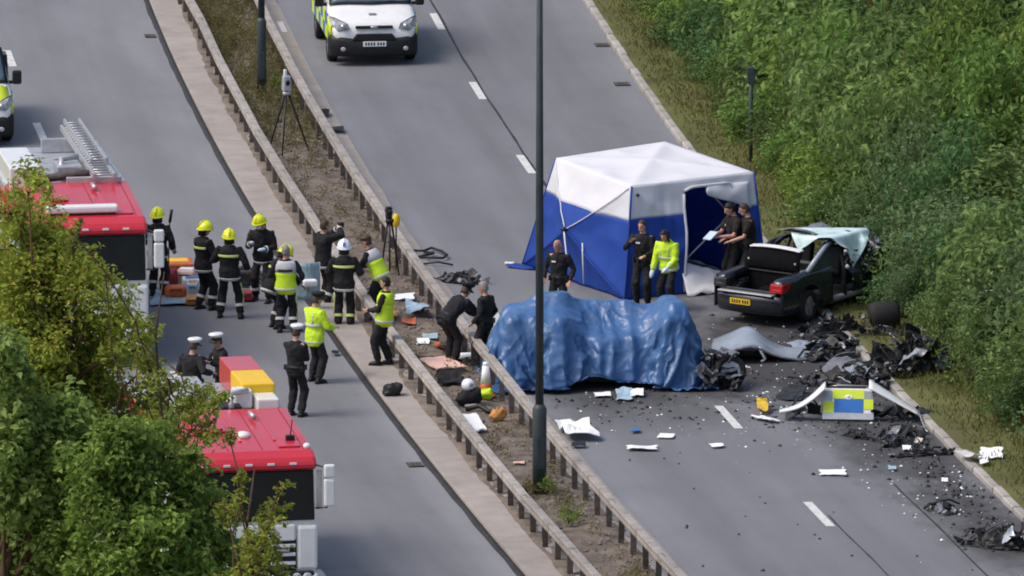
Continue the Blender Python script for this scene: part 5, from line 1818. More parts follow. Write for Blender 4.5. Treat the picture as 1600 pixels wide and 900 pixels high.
    if st == 'hivis':
        band(hem + .05, hem + .10, .018, M['reflective'])
        band(.20, .25, .012, M['reflective'])
        for s in (-1, 1):
            b = MB(); b.tube([P0 + u * .25 + sx * s * .09 - f * .142, P0 + u * .44 + sx * s * .10 - f * .132, P0 + u * .535 + sx * s * .10, P0 + u * .44 + sx * s * .10 + f * .132, P0 + u * .25 + sx * s * .09 + f * .142], .016, 6, flat=1)
            b.build('shoulder_tape', M['reflective'], jk)
        cuffs(M['reflective'], .62, .75)
    if st == 'vest':
        vm = M['hivis']
        b = MB()
        b.loft([tor(h, g0 + .020 + (.012 if h < .1 else 0)) for h in (-.14, -.05, .05, .14, .24, .30)], caps=False)
        v = b.build('vest', vm, t, solid=.012)
        b = MB()
        b.loft([tor(h, g0 + .021) for h in (.30, .38, .44)] + [tor(.49, g0 + .012), tor(.53, g0 + .02)], caps=False)
        b.build('vest_yoke', M[wear.get('yoke', 'silver_cloth')], v, solid=.012)
        if wear.get('back_label'):
            band(.325, .375, .036, M['hair_dark'], 'back_label', v, (232, 308))
        band(-.06, -.01, .040, M['reflective'], 'reflective_band', v)
    if wear.get('breathing_set'):
        b = MB(); b.tube([P0 + u * .02 - f * .21, P0 + u * .08 - f * .22, P0 + u * .46 - f * .21, P0 + u * .52 - f * .19], [.05, .085, .085, .05], 12)
        b.build('air_cylinder', M['black'], t)
    # head wear and hair
    hw = wear.get('hat')
    def HV(*q):
        return HX @ Vector(q)
    if hw in ('helmet', 'white_helmet'):
        b = MB()
        rings = []
        for k in range(9):
            a = (math.pi / 2) * k / 8
            rings.append([HV(.138 * math.cos(a) * math.cos(q), -.01 + .164 * math.cos(a) * math.sin(q), .030 + .165 * math.sin(a) + (-.05 * (1 if math.sin(q) < 0 else 0) * math.cos(a) * abs(math.sin(q)))) for q in [2 * math.pi * j / 20 for j in range(20)]])
        b.loft(rings)
        hm = b.build('helmet', M['helmet' if hw == 'helmet' else 'white_helmet'], t)
        b = MB(); b.tube([HV(.144 * math.cos(a), -.008 + .172 * math.sin(a), .030 - .045 * max(0, -math.sin(a))) for a in [2 * math.pi * j / 20 for j in range(21)]], .013, 6); b.build('rim', M['helmet' if hw == 'helmet' else 'white_helmet'], hm)
        b = MB(); b.tube([HV(0, .150, .06), HV(0, .105, .158), HV(0, 0, .198), HV(0, -.12, .158), HV(0, -.17, .05)], .014, 6); b.build('crest', M['helmet' if hw == 'helmet' else 'white_helmet'], hm)
        b = MB(); b.loft([[HV(.098 * math.cos(a), -.015 + .118 * math.sin(a), zz) for a in [R(180 + 180 * j / 10) for j in range(11)]] for zz in (.02, -.06, -.12)], caps=False, closed=False)
        b.build('neck_flap', M['black_cloth'], hm, solid=.01)
        if hw == 'white_helmet':
            b = MB(); b.box(HV(0, -.168, .09), (.05, .02, .07), hrot.to_euler()); b.build('badge', M['police_blue'], hm)
    elif hw in ('white_cap', 'black_cap'):
        b = MB()
        b.loft([[HV(r * math.cos(a), .0 + r * 1.08 * math.sin(a), zz + .02 * math.sin(a)) for a in [2 * math.pi * j / 22 for j in range(22)]] for r, zz in ((.088, .085), (.125, .125), (.138, .145), (.128, .165), (.06, .172))])
        cp = b.build('cap', M['white'] if hw == 'white_cap' else M['black_cloth'], t)
        b = MB(); b.loft([[HV(r * math.cos(a), r * 1.1 * math.sin(a), zz) for a in [2 * math.pi * j / 20 for j in range(20)]] for r, zz in ((.090, .055), (.092, .10))]); b.build('cap_band', M['black'], cp)
        b = MB(); b.loft([[HV(r * math.cos(a), .01 + r * 1.1 * math.sin(a) , zz - (.02 if r > .1 else 0)) for a in [R(30 + 120 * j / 10) for j in range(11)]] for r, zz in ((.088, .06), (.140, .045))], caps=False, closed=False); b.build('peak', M['black'], cp, solid=.01)
    elif hw == 'flat_cap':
        b = MB(); b.sphere(HV(0, .005, .085), (.098, .125, .055), 14, 8, X=hrot.to_4x4()); cp = b.build('cap', M['hair_brown'], t)
        b = MB(); b.sphere(HV(0, .11, .06), (.07, .07, .012), 10, 6, X=hrot.to_4x4()); b.build('peak', M['hair_brown'], cp)
    if hw not in ('helmet', 'white_helmet') and hair:
        b = MB()
        thin = wear.get('bald')
        rings = []
        for k in range(8):
            a = (math.pi / 2) * k / 7
            rr = []
            for q in [2 * math.pi * j / 18 for j in range(18)]:
                fr = max(0, math.sin(q))
                low = -.05 + .135 * fr ** .4 if fr > 0 else -.05
                if thin:
                    if k > 2:
                        continue
                zz = .022 + .106 * math.sin(a)
                zz = low + (zz + .0 - low) * (k / 7) ** .7 if k < 7 else .022 + .108
                c_ = math.sqrt(max(0, 1 - max(0, (zz - .022) / .112) ** 2))
                wob = 1 + .06 * noise.noise((math.cos(q) * 2.5 + facing, math.sin(q) * 2.5, k * .8))
                rr.append(HV(.079 * wob * c_ * math.cos(q), -.008 + .097 * wob * c_ * math.sin(q), zz))
            if rr:
                rings.append(rr)
        b.loft(rings, caps=not thin)
        hr = b.build('hair', M[hair], t, solid=.008)
        if wear.get('long_hair'):
            b = MB(); b.tube([HV(0, -.07, .06), HV(0, -.105, -.04), HV(0, -.10, -.14)], [.06, .06, .035], 10); b.build('hair_tail', M[hair], hr)
            for s in (-1, 1):
                b = MB(); b.tube([HV(s * .06, .02, .07), HV(s * .088, .01, -.02), HV(s * .085, .02, -.14)], [.03, .028, .02], 8); b.build('hair_lock', M[hair], hr)
    if wear.get('mask'):
        b = MB(); b.sphere(HV(0, .06, -.055), (.062, .052, .050), 12, 8, X=hrot.to_4x4()); b.build('face_mask', M['paper'], t)
    if wear.get('gloves'):
        for s, sh, el, wr_ in arms:
            d = (wr_ - el).normalized()
            b = MB(); b.tube([wr_ - d * .05, wr_ + d * .04, wr_ + d * .11, wr_ + d * .17], [.042, .050, .046, .022], 10, flat=.75); b.build('glove', M[wear['gloves']], t)
    t['_'] = 0
    del t['_']
    def hand_world(i):
        s, sh, el, wr_ = arms[i]
        return t.matrix_basis @ (wr_ + (wr_ - el).normalized() * .09)
    return t, hand_world

FIRE = dict(style='fire', jacket='black_cloth', trousers='black_cloth', bulky=True, hat='helmet', leg_band='reflective', loose=.03, hem=-.16)
def W(base, **k):
    d = dict(base); d.update(k); return d
person('firefighter in yellow helmet beside the white mirror of the farther fire engine', (247, 462), -15, W(FIRE, breathing_set=False, back_band=True, band='reflective'), hands=((-.28, .18, 1.05), (.30, .10, .95)))
person('firefighter in yellow helmet standing right of the equipment pile, face turned right', (319, 484), -55, FIRE, hands=((-.10, .36, 1.12), (.18, .34, 1.16)), feet=((-.13, -.05), (.13, .10)), head=(-15, 10))
person('firefighter in yellow helmet seen squarely from behind, lime stripe down the right leg', (359, 497), -8, W(FIRE, side_stripe=1, band='lime_tape'), feet=((-.20, .02), (.22, -.02)), hands=((-.26, .26, 1.18), (.34, .14, .98)), head=(10, 5))
person('firefighter in yellow helmet and white face mask facing the camera', (410, 470), 160, W(FIRE, mask=True, band='reflective', gloves='glove'), lean=8, hands=((-.16, .30, 1.12), (.12, .32, 1.22)), head=(-10, 15), feet=((-.18, .1), (.16, -.05)))
person('firefighter in yellow helmet stooping behind the man in the white and yellow vest', (430, 512), -60, FIRE, lean=24, crouch=.08, hands=((-.2, .5, .85), (.2, .5, .85)), head=(0, 20))
person('grey haired man in white and yellow vest seen from behind with a white trouser stripe', (447, 519), -4, dict(style='vest', jacket='navy_cloth', trousers='navy_cloth', back_label=True, leg_band='reflective', side_stripe=1, loose=.03), hair='hair_grey', hands=((-.26, .22, 1.10), (.30, .22, 1.05)), feet=((-.12, 0), (.14, .02)))
p7, h7 = person('bareheaded man in dark fire kit raising a camera to his face behind the rescuers', (507, 478), -62, W(FIRE, hat=None, band='reflective', back_band=False), hands=((-.05, .33, 1.55), (.08, .30, 1.58)), hair='hair_brown', head=(0, 4))
person('officer in white helmet and dark fire kit seen from behind with two lime bands', (538, 514), -4, W(FIRE, hat='white_helmet', leg_band='lime_tape', side_stripe=-1), hands=((-.25, .28, 1.10), (.28, .24, 1.10)), head=(6, 6))
person('man in brown cap and white and yellow vest leaning at the left barrier', (588, 500), 68, dict(style='vest', jacket='navy_cloth', trousers='navy_cloth', hat='flat_cap'), lean=26, hands=((-.2, .48, 1.0), (.15, .46, 1.02)), head=(10, 0), z=.12)
person('slim man in open yellow vest and dark trousers standing on the concrete margin', (600, 570), 75, dict(style='vest', yoke='hivis', jacket='brown_cloth', trousers='black_cloth'), lean=-4, hands=((-.10, .30, 1.10), (.10, .30, 1.06)), z=.12, hair='hair_dark', feet=((-.08, .10), (.08, -.10)))
person('police officer in full yellow jacket and black cap standing by the kerb line', (493, 597), -48, dict(style='hivis', jacket='hivis', trousers='black_cloth', hat='black_cap', bulky=True, hem=-.2), hands=((-.12, .34, 1.08), (.20, .32, 1.08)), feet=((-.14, .02), (.14, -.04)), head=(-10, 12))
person('police officer in white cap and black uniform standing beside the nearest fire engine', (463, 650), -28, dict(style='police', jacket='black_cloth', trousers='black_cloth', hat='white_cap', hem=-.06), hands=((-.02, .30, 1.14), (.06, .32, 1.12)), feet=((-.12, 0), (.12, -.02)), head=(0, 8))
person('police officer in white cap with back turned, left of the pair at the roof lockers', (302, 672), -35, dict(style='police', jacket='black_cloth', trousers='black_cloth', hat='white_cap', bulky=True, hem=-.1), hands=((-.24, .18, 1.0), (.36, .12, 1.14)), head=(-6, 10))
person('police officer in white cap lifting one arm, right of the pair at the roof lockers', (346, 662), 110, dict(style='police', jacket='black_cloth', trousers='black_cloth', hat='white_cap', hem=-.08), hands=((-.30, .34, 1.28), (.16, .36, 1.30)), head=(20, 8), skin='skin2', lean=8)
person('bald man in black standing at the left corner of the blue tent', (873, 506), 160, dict(style='police', jacket='black_cloth', trousers='black_cloth', bald=True), hair='hair_grey', hands=((-.28, .10, .92), (.28, .12, .95)), head=(-20, 10), skin='skin2', size=.98)
p16, h16 = person('police officer in black standing against the tent wall with one hand raised', (1004, 478), 165, dict(style='police', jacket='black_cloth', trousers='black_cloth', short_sleeves=False), hands=((-.12, .30, 1.08), (.17, .26, 1.36)), hair='hair_brown', head=(-15, 4))
person('woman in bright yellow jacket and pale gloves standing by the tent wall', (1043, 484), 150, dict(style='hivis', jacket='hivis', trousers='black_cloth', gloves='glove', long_hair=True, hem=-.12, bulky=True), hands=((-.16, .30, .96), (.26, .18, .85)), hair='hair_dark', head=(0, 22), lean=10, size=.96)
p18, h18 = person('dark clothed man holding a pale clipboard in front of the tent doorway', (1146, 456), 120, dict(style='police', jacket='brown_cloth', trousers='black_cloth', short_sleeves=True, badge=0), hands=((-.10, .38, 1.12), (.10, .40, 1.12)), hair='hair_dark', head=(-4, 22), lean=4, size=1.06)
person('dark clothed man without a clipboard, rightmost at the tent doorway', (1168, 458), 100, dict(style='police', jacket='brown_cloth', trousers='black_cloth', short_sleeves=True, badge=0), hands=((-.12, .36, 1.04), (.12, .42, 1.05)), hair='hair_brown', head=(0, 16), lean=3, size=1.06)
person('grey haired officer in black standing between the right barrier and the blue tarpaulin', (757, 577), 60, dict(style='police', jacket='black_cloth', trousers='black_cloth'), hands=((-.22, .14, .95), (.26, .10, .92)), hair='hair_grey', head=(10, 8), skin='skin2', z=.02)
p21, h21 = person('stooping person in dark clothes and cap bending over the right barrier', (706, 566), -50, dict(style='police', jacket='galv_dark' if 'galv_dark' in M else 'navy_cloth', trousers='black_cloth', hat='black_cap', bulky=True), lean=48, crouch=.05, hands=((-.05, .72, .80), (.22, .70, .78)), head=(0, 5), z=.12)

def held(name, label, cat, P, d, m, rot):
    b = MB(); b.box((0, 0, 0), d)
    o = b.build(name, m, None, P, rot, bevel=min(d) * .2)
    return tag(o, label, cat)
held('camera', 'black camera held up by the bareheaded man in fire kit', 'camera', (h7(0) + h7(1)) / 2 + Vector((.03, 0, .03)), (.13, .10, .10), M['black'], (0, 0, R(-62)))
held('clipboard', 'pale blue and white clipboard held by the man at the tent doorway', 'clipboard', (h18(0) + h18(1)) / 2 + Vector((-.04, -.03, .03)), (.30, .24, .02), M['glove'], (R(-38), R(5), R(120)))
held('paper_sheet', 'white paper held by the stooping person at the right barrier', 'paper', h21(1) + Vector((.10, .0, .02)), (.34, .012, .46), M['paper'], (R(-25), R(-30), R(-6)))

# ------------------------------------------------------------------ foliage
def leaf_verts(C, N, size, aspect, rg, droop=.25):
    """C (n,3) leaf bases, N (n,3) leaf normals -> folded diamond leaves (two triangles as one quad)"""
    n = len(C)
    A = rg.randn(n, 3)
    A -= N * (A * N).sum(1, keepdims=True)
    A /= np.linalg.norm(A, axis=1, keepdims=True) + 1e-9
    B = np.cross(N, A)
    s = size * (.6 + .8 * rg.rand(n, 1))
    tip = C + A * s - N * s * droop
    l = C + A * s * .5 + B * s * aspect * .5 + N * s * .10
    r = C + A * s * .5 - B * s * aspect * .5 + N * s * .10
    V = np.stack([C, l, tip, r], 1).reshape(-1, 3)
    F = np.arange(4 * n).reshape(n, 4)
    return V, F

def leaf_cloud(blobs, per, size, aspect, seed, up=.55, fill=.45, clump=.0):
    """blobs: (centre, radius or radii) ; leaves spread through each blob, denser on the outside"""
    rg = np.random.RandomState(seed)
    Cs, Ns = [], []
    for c, r in blobs:
        rr = np.array(r if isinstance(r, (tuple, list)) else (r, r, r), float)
        n = int(per * (rr.prod() ** (2 / 3)))
        d = rg.randn(n, 3)
        d /= np.linalg.norm(d, axis=1, keepdims=True)
        # lumpy surface
        k = 3 + rg.randint(4)
        ax = rg.randn(k, 3)
        ax /= np.linalg.norm(ax, axis=1, keepdims=True)
        lump = 1 + .22 * np.cos(4.5 * (d @ ax.T)).mean(1) + .10 * rg.randn(n)
        rad = (1 - fill * rg.rand(n) ** 1.6) * lump
        Cs.append(np.array(c) + d * rr * rad[:, None])
        nn = d * .7 + np.array([0, 0, up]) + .5 * rg.randn(n, 3)
        Ns.append(nn / np.linalg.norm(nn, axis=1, keepdims=True))
    return leaf_verts(np.concatenate(Cs), np.concatenate(Ns), size, aspect, rg)

def clumps(c, r, n, rs, k=.42):
    """small leaf clumps spread over an ellipsoid"""
    out = []
    for i in range(n):
        d = Vector((rs.gauss(0, 1), rs.gauss(0, 1), rs.gauss(0, 1) + .25)).normalized()
        q = rs.uniform(.55, 1.0)
        out.append((Vector(c) + Vector((d.x * r[0], d.y * r[1], d.z * r[2])) * q, min(r) * k * rs.uniform(.6, 1.25)))
    return out

L_OLIVE = leaf_mat('olive_leaf', (0.210, 0.270, 0.035), (0.420, 0.460, 0.095), (0.44, 0.36, 0.09))
L_GREEN = leaf_mat('green_leaf', (0.105, 0.195, 0.042), (0.225, 0.340, 0.095))
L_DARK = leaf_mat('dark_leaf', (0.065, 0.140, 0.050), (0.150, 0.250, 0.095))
L_BLUE = leaf_mat('grey_green_leaf', (0.120, 0.195, 0.080), (0.245, 0.335, 0.155))
L_LIME = leaf_mat('lime_leaf', (0.165, 0.265, 0.050), (0.300, 0.400, 0.100))
L_OCHRE = leaf_mat('ochre_leaf', (0.22, 0.180, 0.045), (0.36, 0.280, 0.075))
L_HEDGE = leaf_mat('hedge_leaf', (0.120, 0.195, 0.058), (0.245, 0.335, 0.118))
L_TREE = leaf_mat('tree_leaf', (0.190, 0.310, 0.055), (0.370, 0.500, 0.125))
L_SHADE = leaf_mat('broad_leaf', (0.190, 0.285, 0.065), (0.360, 0.450, 0.140))
L_WEED = leaf_mat('weed_leaf', (0.110, 0.105, 0.035), (0.210, 0.190, 0.075), (0.30, 0.22, 0.12))
L_GRASS = leaf_mat('grass_blade', (0.075, 0.088, 0.018), (0.135, 0.140, 0.036), (0.17, 0.12, 0.05))

def branch(b, p0, p1, r0, r1, rs, bend=.08):
    L = (p1 - p0).length
    pts = [p0]
    for k in (1, 2, 3):
        pts.append(p0.lerp(p1, k / 4) + Vector((rs.uniform(-1, 1), rs.uniform(-1, 1), rs.uniform(-.6, .6))) * L * bend)
    pts.append(p1)
    b.tube(pts, [r0 + (r1 - r0) * k / 4 for k in range(5)], 7)

def tree(name, label, base, blobs, m, per, size, aspect, seed, trunk_r=.14, sprigs=0, cat='tree', up=.5, group=None, fill=.45):
    """blobs in world space; crown hangs on limbs that run from the trunk to the larger blobs"""
    rs = random.Random(seed)
    t = thing(name, label, cat, base, 0, group)
    base = Vector(base)
    B = [(Vector(c) - base, r) for c, r in blobs]
    cen = sum((c for c, r in B), Vector()) / len(B)
    top = Vector((cen.x, cen.y, max(c.z for c, r in B)))
    fork = Vector((cen.x * .35, cen.y * .35, max(.4, min(c.z for c, r in B) * .6)))
    b = MB()
    branch(b, Vector((0, 0, -.1)), fork, trunk_r * 1.25, trunk_r, rs, .03)
    branch(b, fork, top.lerp(cen, .3), trunk_r * .95, trunk_r * .25, rs, .05)
    b.build('trunk', M['bark'], t)
    b = MB()
    small = []
    for c, r in B:
        branch(b, fork.lerp(top, rs.uniform(0, .6)), c, trunk_r * .38, .012, rs)
        rad = r if not isinstance(r, tuple) else min(r)
        for i in range(int(12 + rad * 46)):
            d = Vector((rs.gauss(0, 1), rs.gauss(0, 1), rs.gauss(0, 1) + .15)).normalized()
            e = c + d * rad * rs.uniform(.35, 1.05)
            small.append((e, min(.24, rad * rs.uniform(.22, .45))))
            if i % 6 == 0:
                b.tube([c, c.lerp(e, .5) + Vector((0, 0, -.04)), e + d * rad * .15], [.016, .010, .004], 5)
    for i in range(sprigs):
        c, r = rs.choice(B)
        rad = r if not isinstance(r, tuple) else min(r)
        d = Vector((rs.uniform(-.2, 1), rs.uniform(-.6, .2), rs.uniform(-.1, 1))).normalized()
        e0 = c + d * rad * .8
        e1 = c + d * rad * rs.uniform(1.15, 1.5)
        b.tube([e0, e1], [.012, .004], 5)
        for k in range(4):
            small.append((e0.lerp(e1, .3 + k * .23), .06 + .05 * (1 - k / 4)))
    b.build('limbs', M['twig'], t)
    V, F = leaf_cloud(small, per, size, aspect, seed, up, fill)
    link('crown', np_mesh('crown', V, F, m), t)
    return t

def px_blobs(Y, lst):
    """crown masses given as image column, row and radius, at distance Y"""
    out = []
    rs = random.Random(int(abs(Y) * 10) + len(lst))
    for px, py, r in lst:
        Yb = Y + rs.uniform(-.9, .9)
        out.append((at_depth(px, py, Yb), r / 88.0))
    return out
bt = G(60, 1150)
tree('tree', 'tall olive green spiky tree hiding the farther fire engine', (bt.x, bt.y, .05), px_blobs(bt.y, [
    (52, 268, 24), (45, 300, 28), (15, 330, 34), (62, 345, 40), (22, 385, 50), (85, 392, 46), (40, 440, 60), (110, 425, 42), (142, 452, 42), (90, 480, 60), (178, 490, 44),
    (20, 500, 60), (135, 530, 58), (205, 530, 34), (60, 560, 60), (180, 555, 30), (110, 600, 60), (228, 575, 26), (165, 625, 44), (225, 625, 34), (60, 640, 60), (262, 612, 24), (300, 625, 26), (325, 612, 14), (255, 660, 40), (130, 665, 50), (190, 680, 46), (70, 600, 50), (40, 520, 60), (140, 590, 50), (90, 545, 50), (20, 440, 55), (70, 430, 50), (240, 690, 40)]),
    L_OLIVE, 700, .105, .50, 3, .15, 46, up=.75)
bt = G(215, 1260)
tree('tree', 'bushy mid green tree at the bottom left in front of the nearest fire engine', (bt.x, bt.y, .05), px_blobs(bt.y, [
    (200, 700, 52), (255, 705, 50), (150, 730, 55), (300, 745, 40), (215, 765, 60), (285, 790, 52), (330, 790, 34), (160, 800, 60), (240, 840, 62), (315, 845, 50), (345, 870, 40),
    (180, 880, 60), (270, 905, 60), (340, 920, 44), (120, 850, 50), (180, 690, 36), (130, 925, 60)]),
    L_TREE, 560, .125, .62, 5, .16, 26, up=.75)
bt = G(-60, 1230)
tree('tree', 'dark grey green leafy tree at the left edge below the olive tree', (bt.x, bt.y, .05), px_blobs(bt.y, [
    (10, 560, 44), (5, 620, 60), (60, 690, 46), (20, 690, 60), (80, 735, 46), (10, 760, 60), (60, 790, 55), (100, 780, 36), (20, 840, 66), (85, 850, 50), (40, 910, 66), (110, 900, 50), (110, 700, 50), (130, 760, 40), (100, 640, 40)]),
    L_SHADE, 520, .135, .70, 7, .15, 12, up=.8)
bt = G(395, 1330)
tree('sapling', 'slender olive sapling rising in front of the nearest fire engine windscreen', (bt.x, bt.y, .05), px_blobs(bt.y, [
    (437, 765, 12), (430, 795, 17), (418, 820, 24), (398, 845, 30), (425, 865, 28), (390, 890, 36), (432, 900, 26), (372, 930, 40), (415, 930, 36), (372, 780, 16), (372, 750, 11), (355, 800, 22), (360, 690, 10)]),
    L_OLIVE, 700, .10, .50, 9, .06, 22, up=.7)
bt = G(300, 1180)
tree('sapling', 'thin olive and rust sapling in front of the two officers in white caps', (bt.x, bt.y, .05), px_blobs(bt.y, [
    (285, 640, 24), (322, 640, 18), (300, 672, 30), (262, 690, 30), (335, 655, 12), (330, 690, 14), (345, 625, 9), (240, 650, 22), (280, 600, 14), (225, 560, 20), (212, 500, 16), (215, 540, 18), (240, 600, 22), (165, 430, 20), (110, 360, 14)]),
    L_OLIVE, 640, .10, .48, 11, .045, 22, up=.7)

# hedge and scrub on the bank: a few bushes built once, then copied
def bush_proto(label, m, seed, size, aspect, per, n, r=(1.0, 1.0, .95), group=None, name='bush'):
    rs = random.Random(seed)
    t = thing(name, label, 'bush', (0, 0, 0), 0, group)
    b = MB()
    cl = []
    for i in range(n):
        d = Vector((rs.gauss(0, 1), rs.gauss(0, 1), rs.gauss(0, .8) + .35)).normalized()
        if d.z < -.25:
            d.z *= -.5
        q = rs.uniform(.55, 1.05)
        c = Vector((d.x * r[0] * q, d.y * r[1] * q, .75 + d.z * r[2] * q))
        cl.append((c, rs.uniform(.17, .40)))
        if i % 4 == 0:
            b.tube([(d.x * .1, d.y * .1, -.3), (d.x * .4, d.y * .4, .3), tuple(c)], [.035, .02, .006], 5)
    for i in range(n // 3):
        a = rs.uniform(0, 6.28)
        cl.append((Vector((math.cos(a) * r[0] * rs.uniform(.6, 1.0), math.sin(a) * r[1] * rs.uniform(.6, 1.0), rs.uniform(-.2, .5))), rs.uniform(.2, .34)))
    b.build('stems', M['bark'], t)
    V, F = leaf_cloud(cl, per, size, aspect, seed, .75, .45)
    link('foliage', np_mesh('foliage', V, F, m), t)
    return t
KIND = {
    'lime': ('lime green bush in the roadside hedge, brighter than its neighbours', L_LIME, .118, .55, 400),
    'green': ('mid green leafy bush in the roadside hedge', L_GREEN, .120, .55, 390),
    'hedge': ('dull olive green bush in the roadside hedge', L_HEDGE, .112, .52, 420),
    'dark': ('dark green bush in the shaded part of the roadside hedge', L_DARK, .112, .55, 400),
    'grey': ('grey green fine leaved bush in the roadside hedge', L_BLUE, .10, .48, 500),
    'ochre': ('yellowish brown bush high in the roadside hedge', L_OCHRE, .12, .5, 380),
}
PROTO = {}
used_proto = set()
for i, (k, (lb, m, sz, asp, per)) in enumerate(KIND.items()):
    for v in range(2):
        PROTO[k, v] = bush_proto(lb, m, 100 + i * 7 + v, sz, asp, per, 46, (1.05, 1.0, .95 + .2 * v), lb.split(',')[0].replace('bush', 'bushes'))
def put_bush(kind, p, s, rz, v, where):
    key = (kind, v)
    if key in used_proto:
        o = copy_tree(PROTO[key])
    else:
        o = PROTO[key]
        used_proto.add(key)
    o.location = p
    o.rotation_euler = (0, 0, rz)
    o.scale = (s[0], s[0], s[1])
    sec = 'beyond the two drain grates' if p.y > 24 else 'near the thin sign post' if p.y > 10 else 'behind the tent and black saloon' if p.y > -4 else 'beside the wreckage' if p.y > -16 else 'at the bottom right'
    look = {'lime': 'lime green bush', 'green': 'mid green bush', 'hedge': 'olive green bush', 'dark': 'dark green bush', 'grey': 'grey green bush', 'ochre': 'yellowish brown bush'}[kind]
    o['label'] = '%s %s the hedge %s' % (look, where, sec)
    o['group'] = '%s %s the hedge %s' % (look.replace('bush', 'bushes'), where, sec)
rs = random.Random(77)
def bank_z(o):
    for (a, za), (c, zc) in zip(((10, .1), (12.6, .3), (13.5, .75), (15, 1.5), (17, 2.3), (20, 3.0), (26, 3.4), (60, 3.4)), ((12.6, .3), (13.5, .75), (15, 1.5), (17, 2.3), (20, 3.0), (26, 3.4), (60, 3.4), (99, 3.4))):
        if o <= c:
            return za + (zc - za) * (o - a) / (c - a)
    return 3.4
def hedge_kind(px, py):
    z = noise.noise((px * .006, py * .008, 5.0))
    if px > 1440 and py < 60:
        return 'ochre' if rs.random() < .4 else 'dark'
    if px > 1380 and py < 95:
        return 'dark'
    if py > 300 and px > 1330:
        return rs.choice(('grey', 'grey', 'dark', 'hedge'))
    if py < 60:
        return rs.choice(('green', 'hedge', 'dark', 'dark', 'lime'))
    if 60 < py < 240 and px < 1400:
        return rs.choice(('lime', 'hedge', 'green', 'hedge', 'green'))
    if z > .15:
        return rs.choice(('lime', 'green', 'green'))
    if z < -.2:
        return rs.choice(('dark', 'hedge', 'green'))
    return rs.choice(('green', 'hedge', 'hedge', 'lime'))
def to_px(p):
    q = p - Vector((0, -CAM_D, CAM_H))
    dz = q.y * CT - q.z * ST
    dv = -q.y * ST - q.z * CT
    return 800 + FPX * q.x / dz, 450 + FPX * dv / dz
Y = -34.0
nb = 0
while Y < 84:
    o = 11.95 + rs.uniform(-.2, .25) + (.25 if Y < -17 else 0) - (.25 if -8 < Y < 8 else 0) - (.15 if Y > 24 else 0)
    row = 0
    while o < 25:
        p = RP(o, Y + rs.uniform(-.6, .6))
        p.z = bank_z(o) - .35
        sc = (rs.uniform(.85, 1.15), rs.uniform(.9, 1.35)) if row == 0 else (rs.uniform(1.0, 1.75), rs.uniform(1.0, 2.1))
        if row == 0:
            sc = (sc[0] * .82, sc[1] * .72)
        x, yy = to_px(p + Vector((0, 0, 1.2)))
        if x < 1850 and -250 < yy < 980:
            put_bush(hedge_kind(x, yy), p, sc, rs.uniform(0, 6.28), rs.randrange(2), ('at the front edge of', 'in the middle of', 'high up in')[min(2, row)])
            nb += 1
        o += (1.35 if row == 0 else 1.9) * rs.uniform(.85, 1.15)
        row += 1
    Y += 1.55 if Y < 45 else 2.6
for key, o in PROTO.items():
    if key not in used_proto:
        for c in list(o.children):
            bpy.data.objects.remove(c)
        bpy.data.objects.remove(o)
# a bare dead branch near the top, and the pale strip caught in the hedge
t = thing('dead_branch', 'pale bare branch sticking out of the dark hedge at the top right', 'branch', at_depth(1440, 45, 34), 0)
b = MB(); b.tube([(0, 0, -.2), (.15, -.3, .1), (.35, -.5, .35)], [.03, .025, .012], 6); b.build('stem', M['stone'], t)
t = thing('lodged_panel', 'white and teal strip of trim caught in the hedge at the right edge', 'car trim', at_depth(1566, 461, G(1500, 545).y - 1.6), (0, R(2), R(-8)))
b = MB(); b.grid(lambda u, v: ((u - .5) * .95, (v - .5) * .2, .05 * math.sin(3 * u) + .02), 10, 3); b.build('white_edge', M['paper'], t, solid=.04)
b = MB(); b.grid(lambda u, v: ((u - .3) * .75, (v - .5) * .22 + .02, .05 * math.sin(3 * u) - .03), 8, 3); b.build('teal_back', M['teal_dark'], t, solid=.03)

# ------------------------------------------------------------------ ground cover nobody could count
rg = np.random.RandomState(12)
def scatter(n, o0, o1, y0, y1, fn=None):
    out = []
    while len(out) < n:
        o, Y = rg.uniform(o0, o1), rg.uniform(y0, y1)
        if fn is None or rg.rand() < fn(o, Y):
            out.append((o, Y))
    return out
# grass on the right verge
pts = scatter(34000, 10.2, 13.4, -38, 46, lambda o, Y: (.35 + .65 * (noise.noise((o * .9, Y * .5, 2)) * .5 + .5)) * (1 if o > 10.5 else .45))
C = np.array([tuple(RP(o, Y, .08 + (.1 if o < 12 else .1 + (o - 12) * .3))) for o, Y in pts])
N = rg.randn(len(C), 3) * .8 + np.array([0, 0, .1])
N /= np.linalg.norm(N, axis=1, keepdims=True)
def blades(C, h, wd, rg):
    n = len(C)
    a = rg.rand(n) * 6.28
    s = np.stack([np.cos(a), np.sin(a), np.zeros(n)], 1) * wd
    d = rg.randn(n, 3) * .45
    d[:, 2] = 1
    d /= np.linalg.norm(d, axis=1, keepdims=True)
    hh = h * (.5 + rg.rand(n, 1))
    V = np.stack([C - s, C + s, C + s * .6 + d * hh * .6, C + d * hh + np.array([0, 0, 0])], 1).reshape(-1, 3)
    return V, np.arange(4 * n).reshape(n, 4)
gh = np.array([[.085 + .15 * max(0, min(1, (o - 10.9) / 1.2))] for o, Y in pts])
V, F = blades(C, gh, .014, rg)
tag(link('verge_grass', np_mesh('verge_grass', V, F, L_GRASS)), 'dry olive grass along the verge between kerb and hedge', 'grass', kind='stuff')
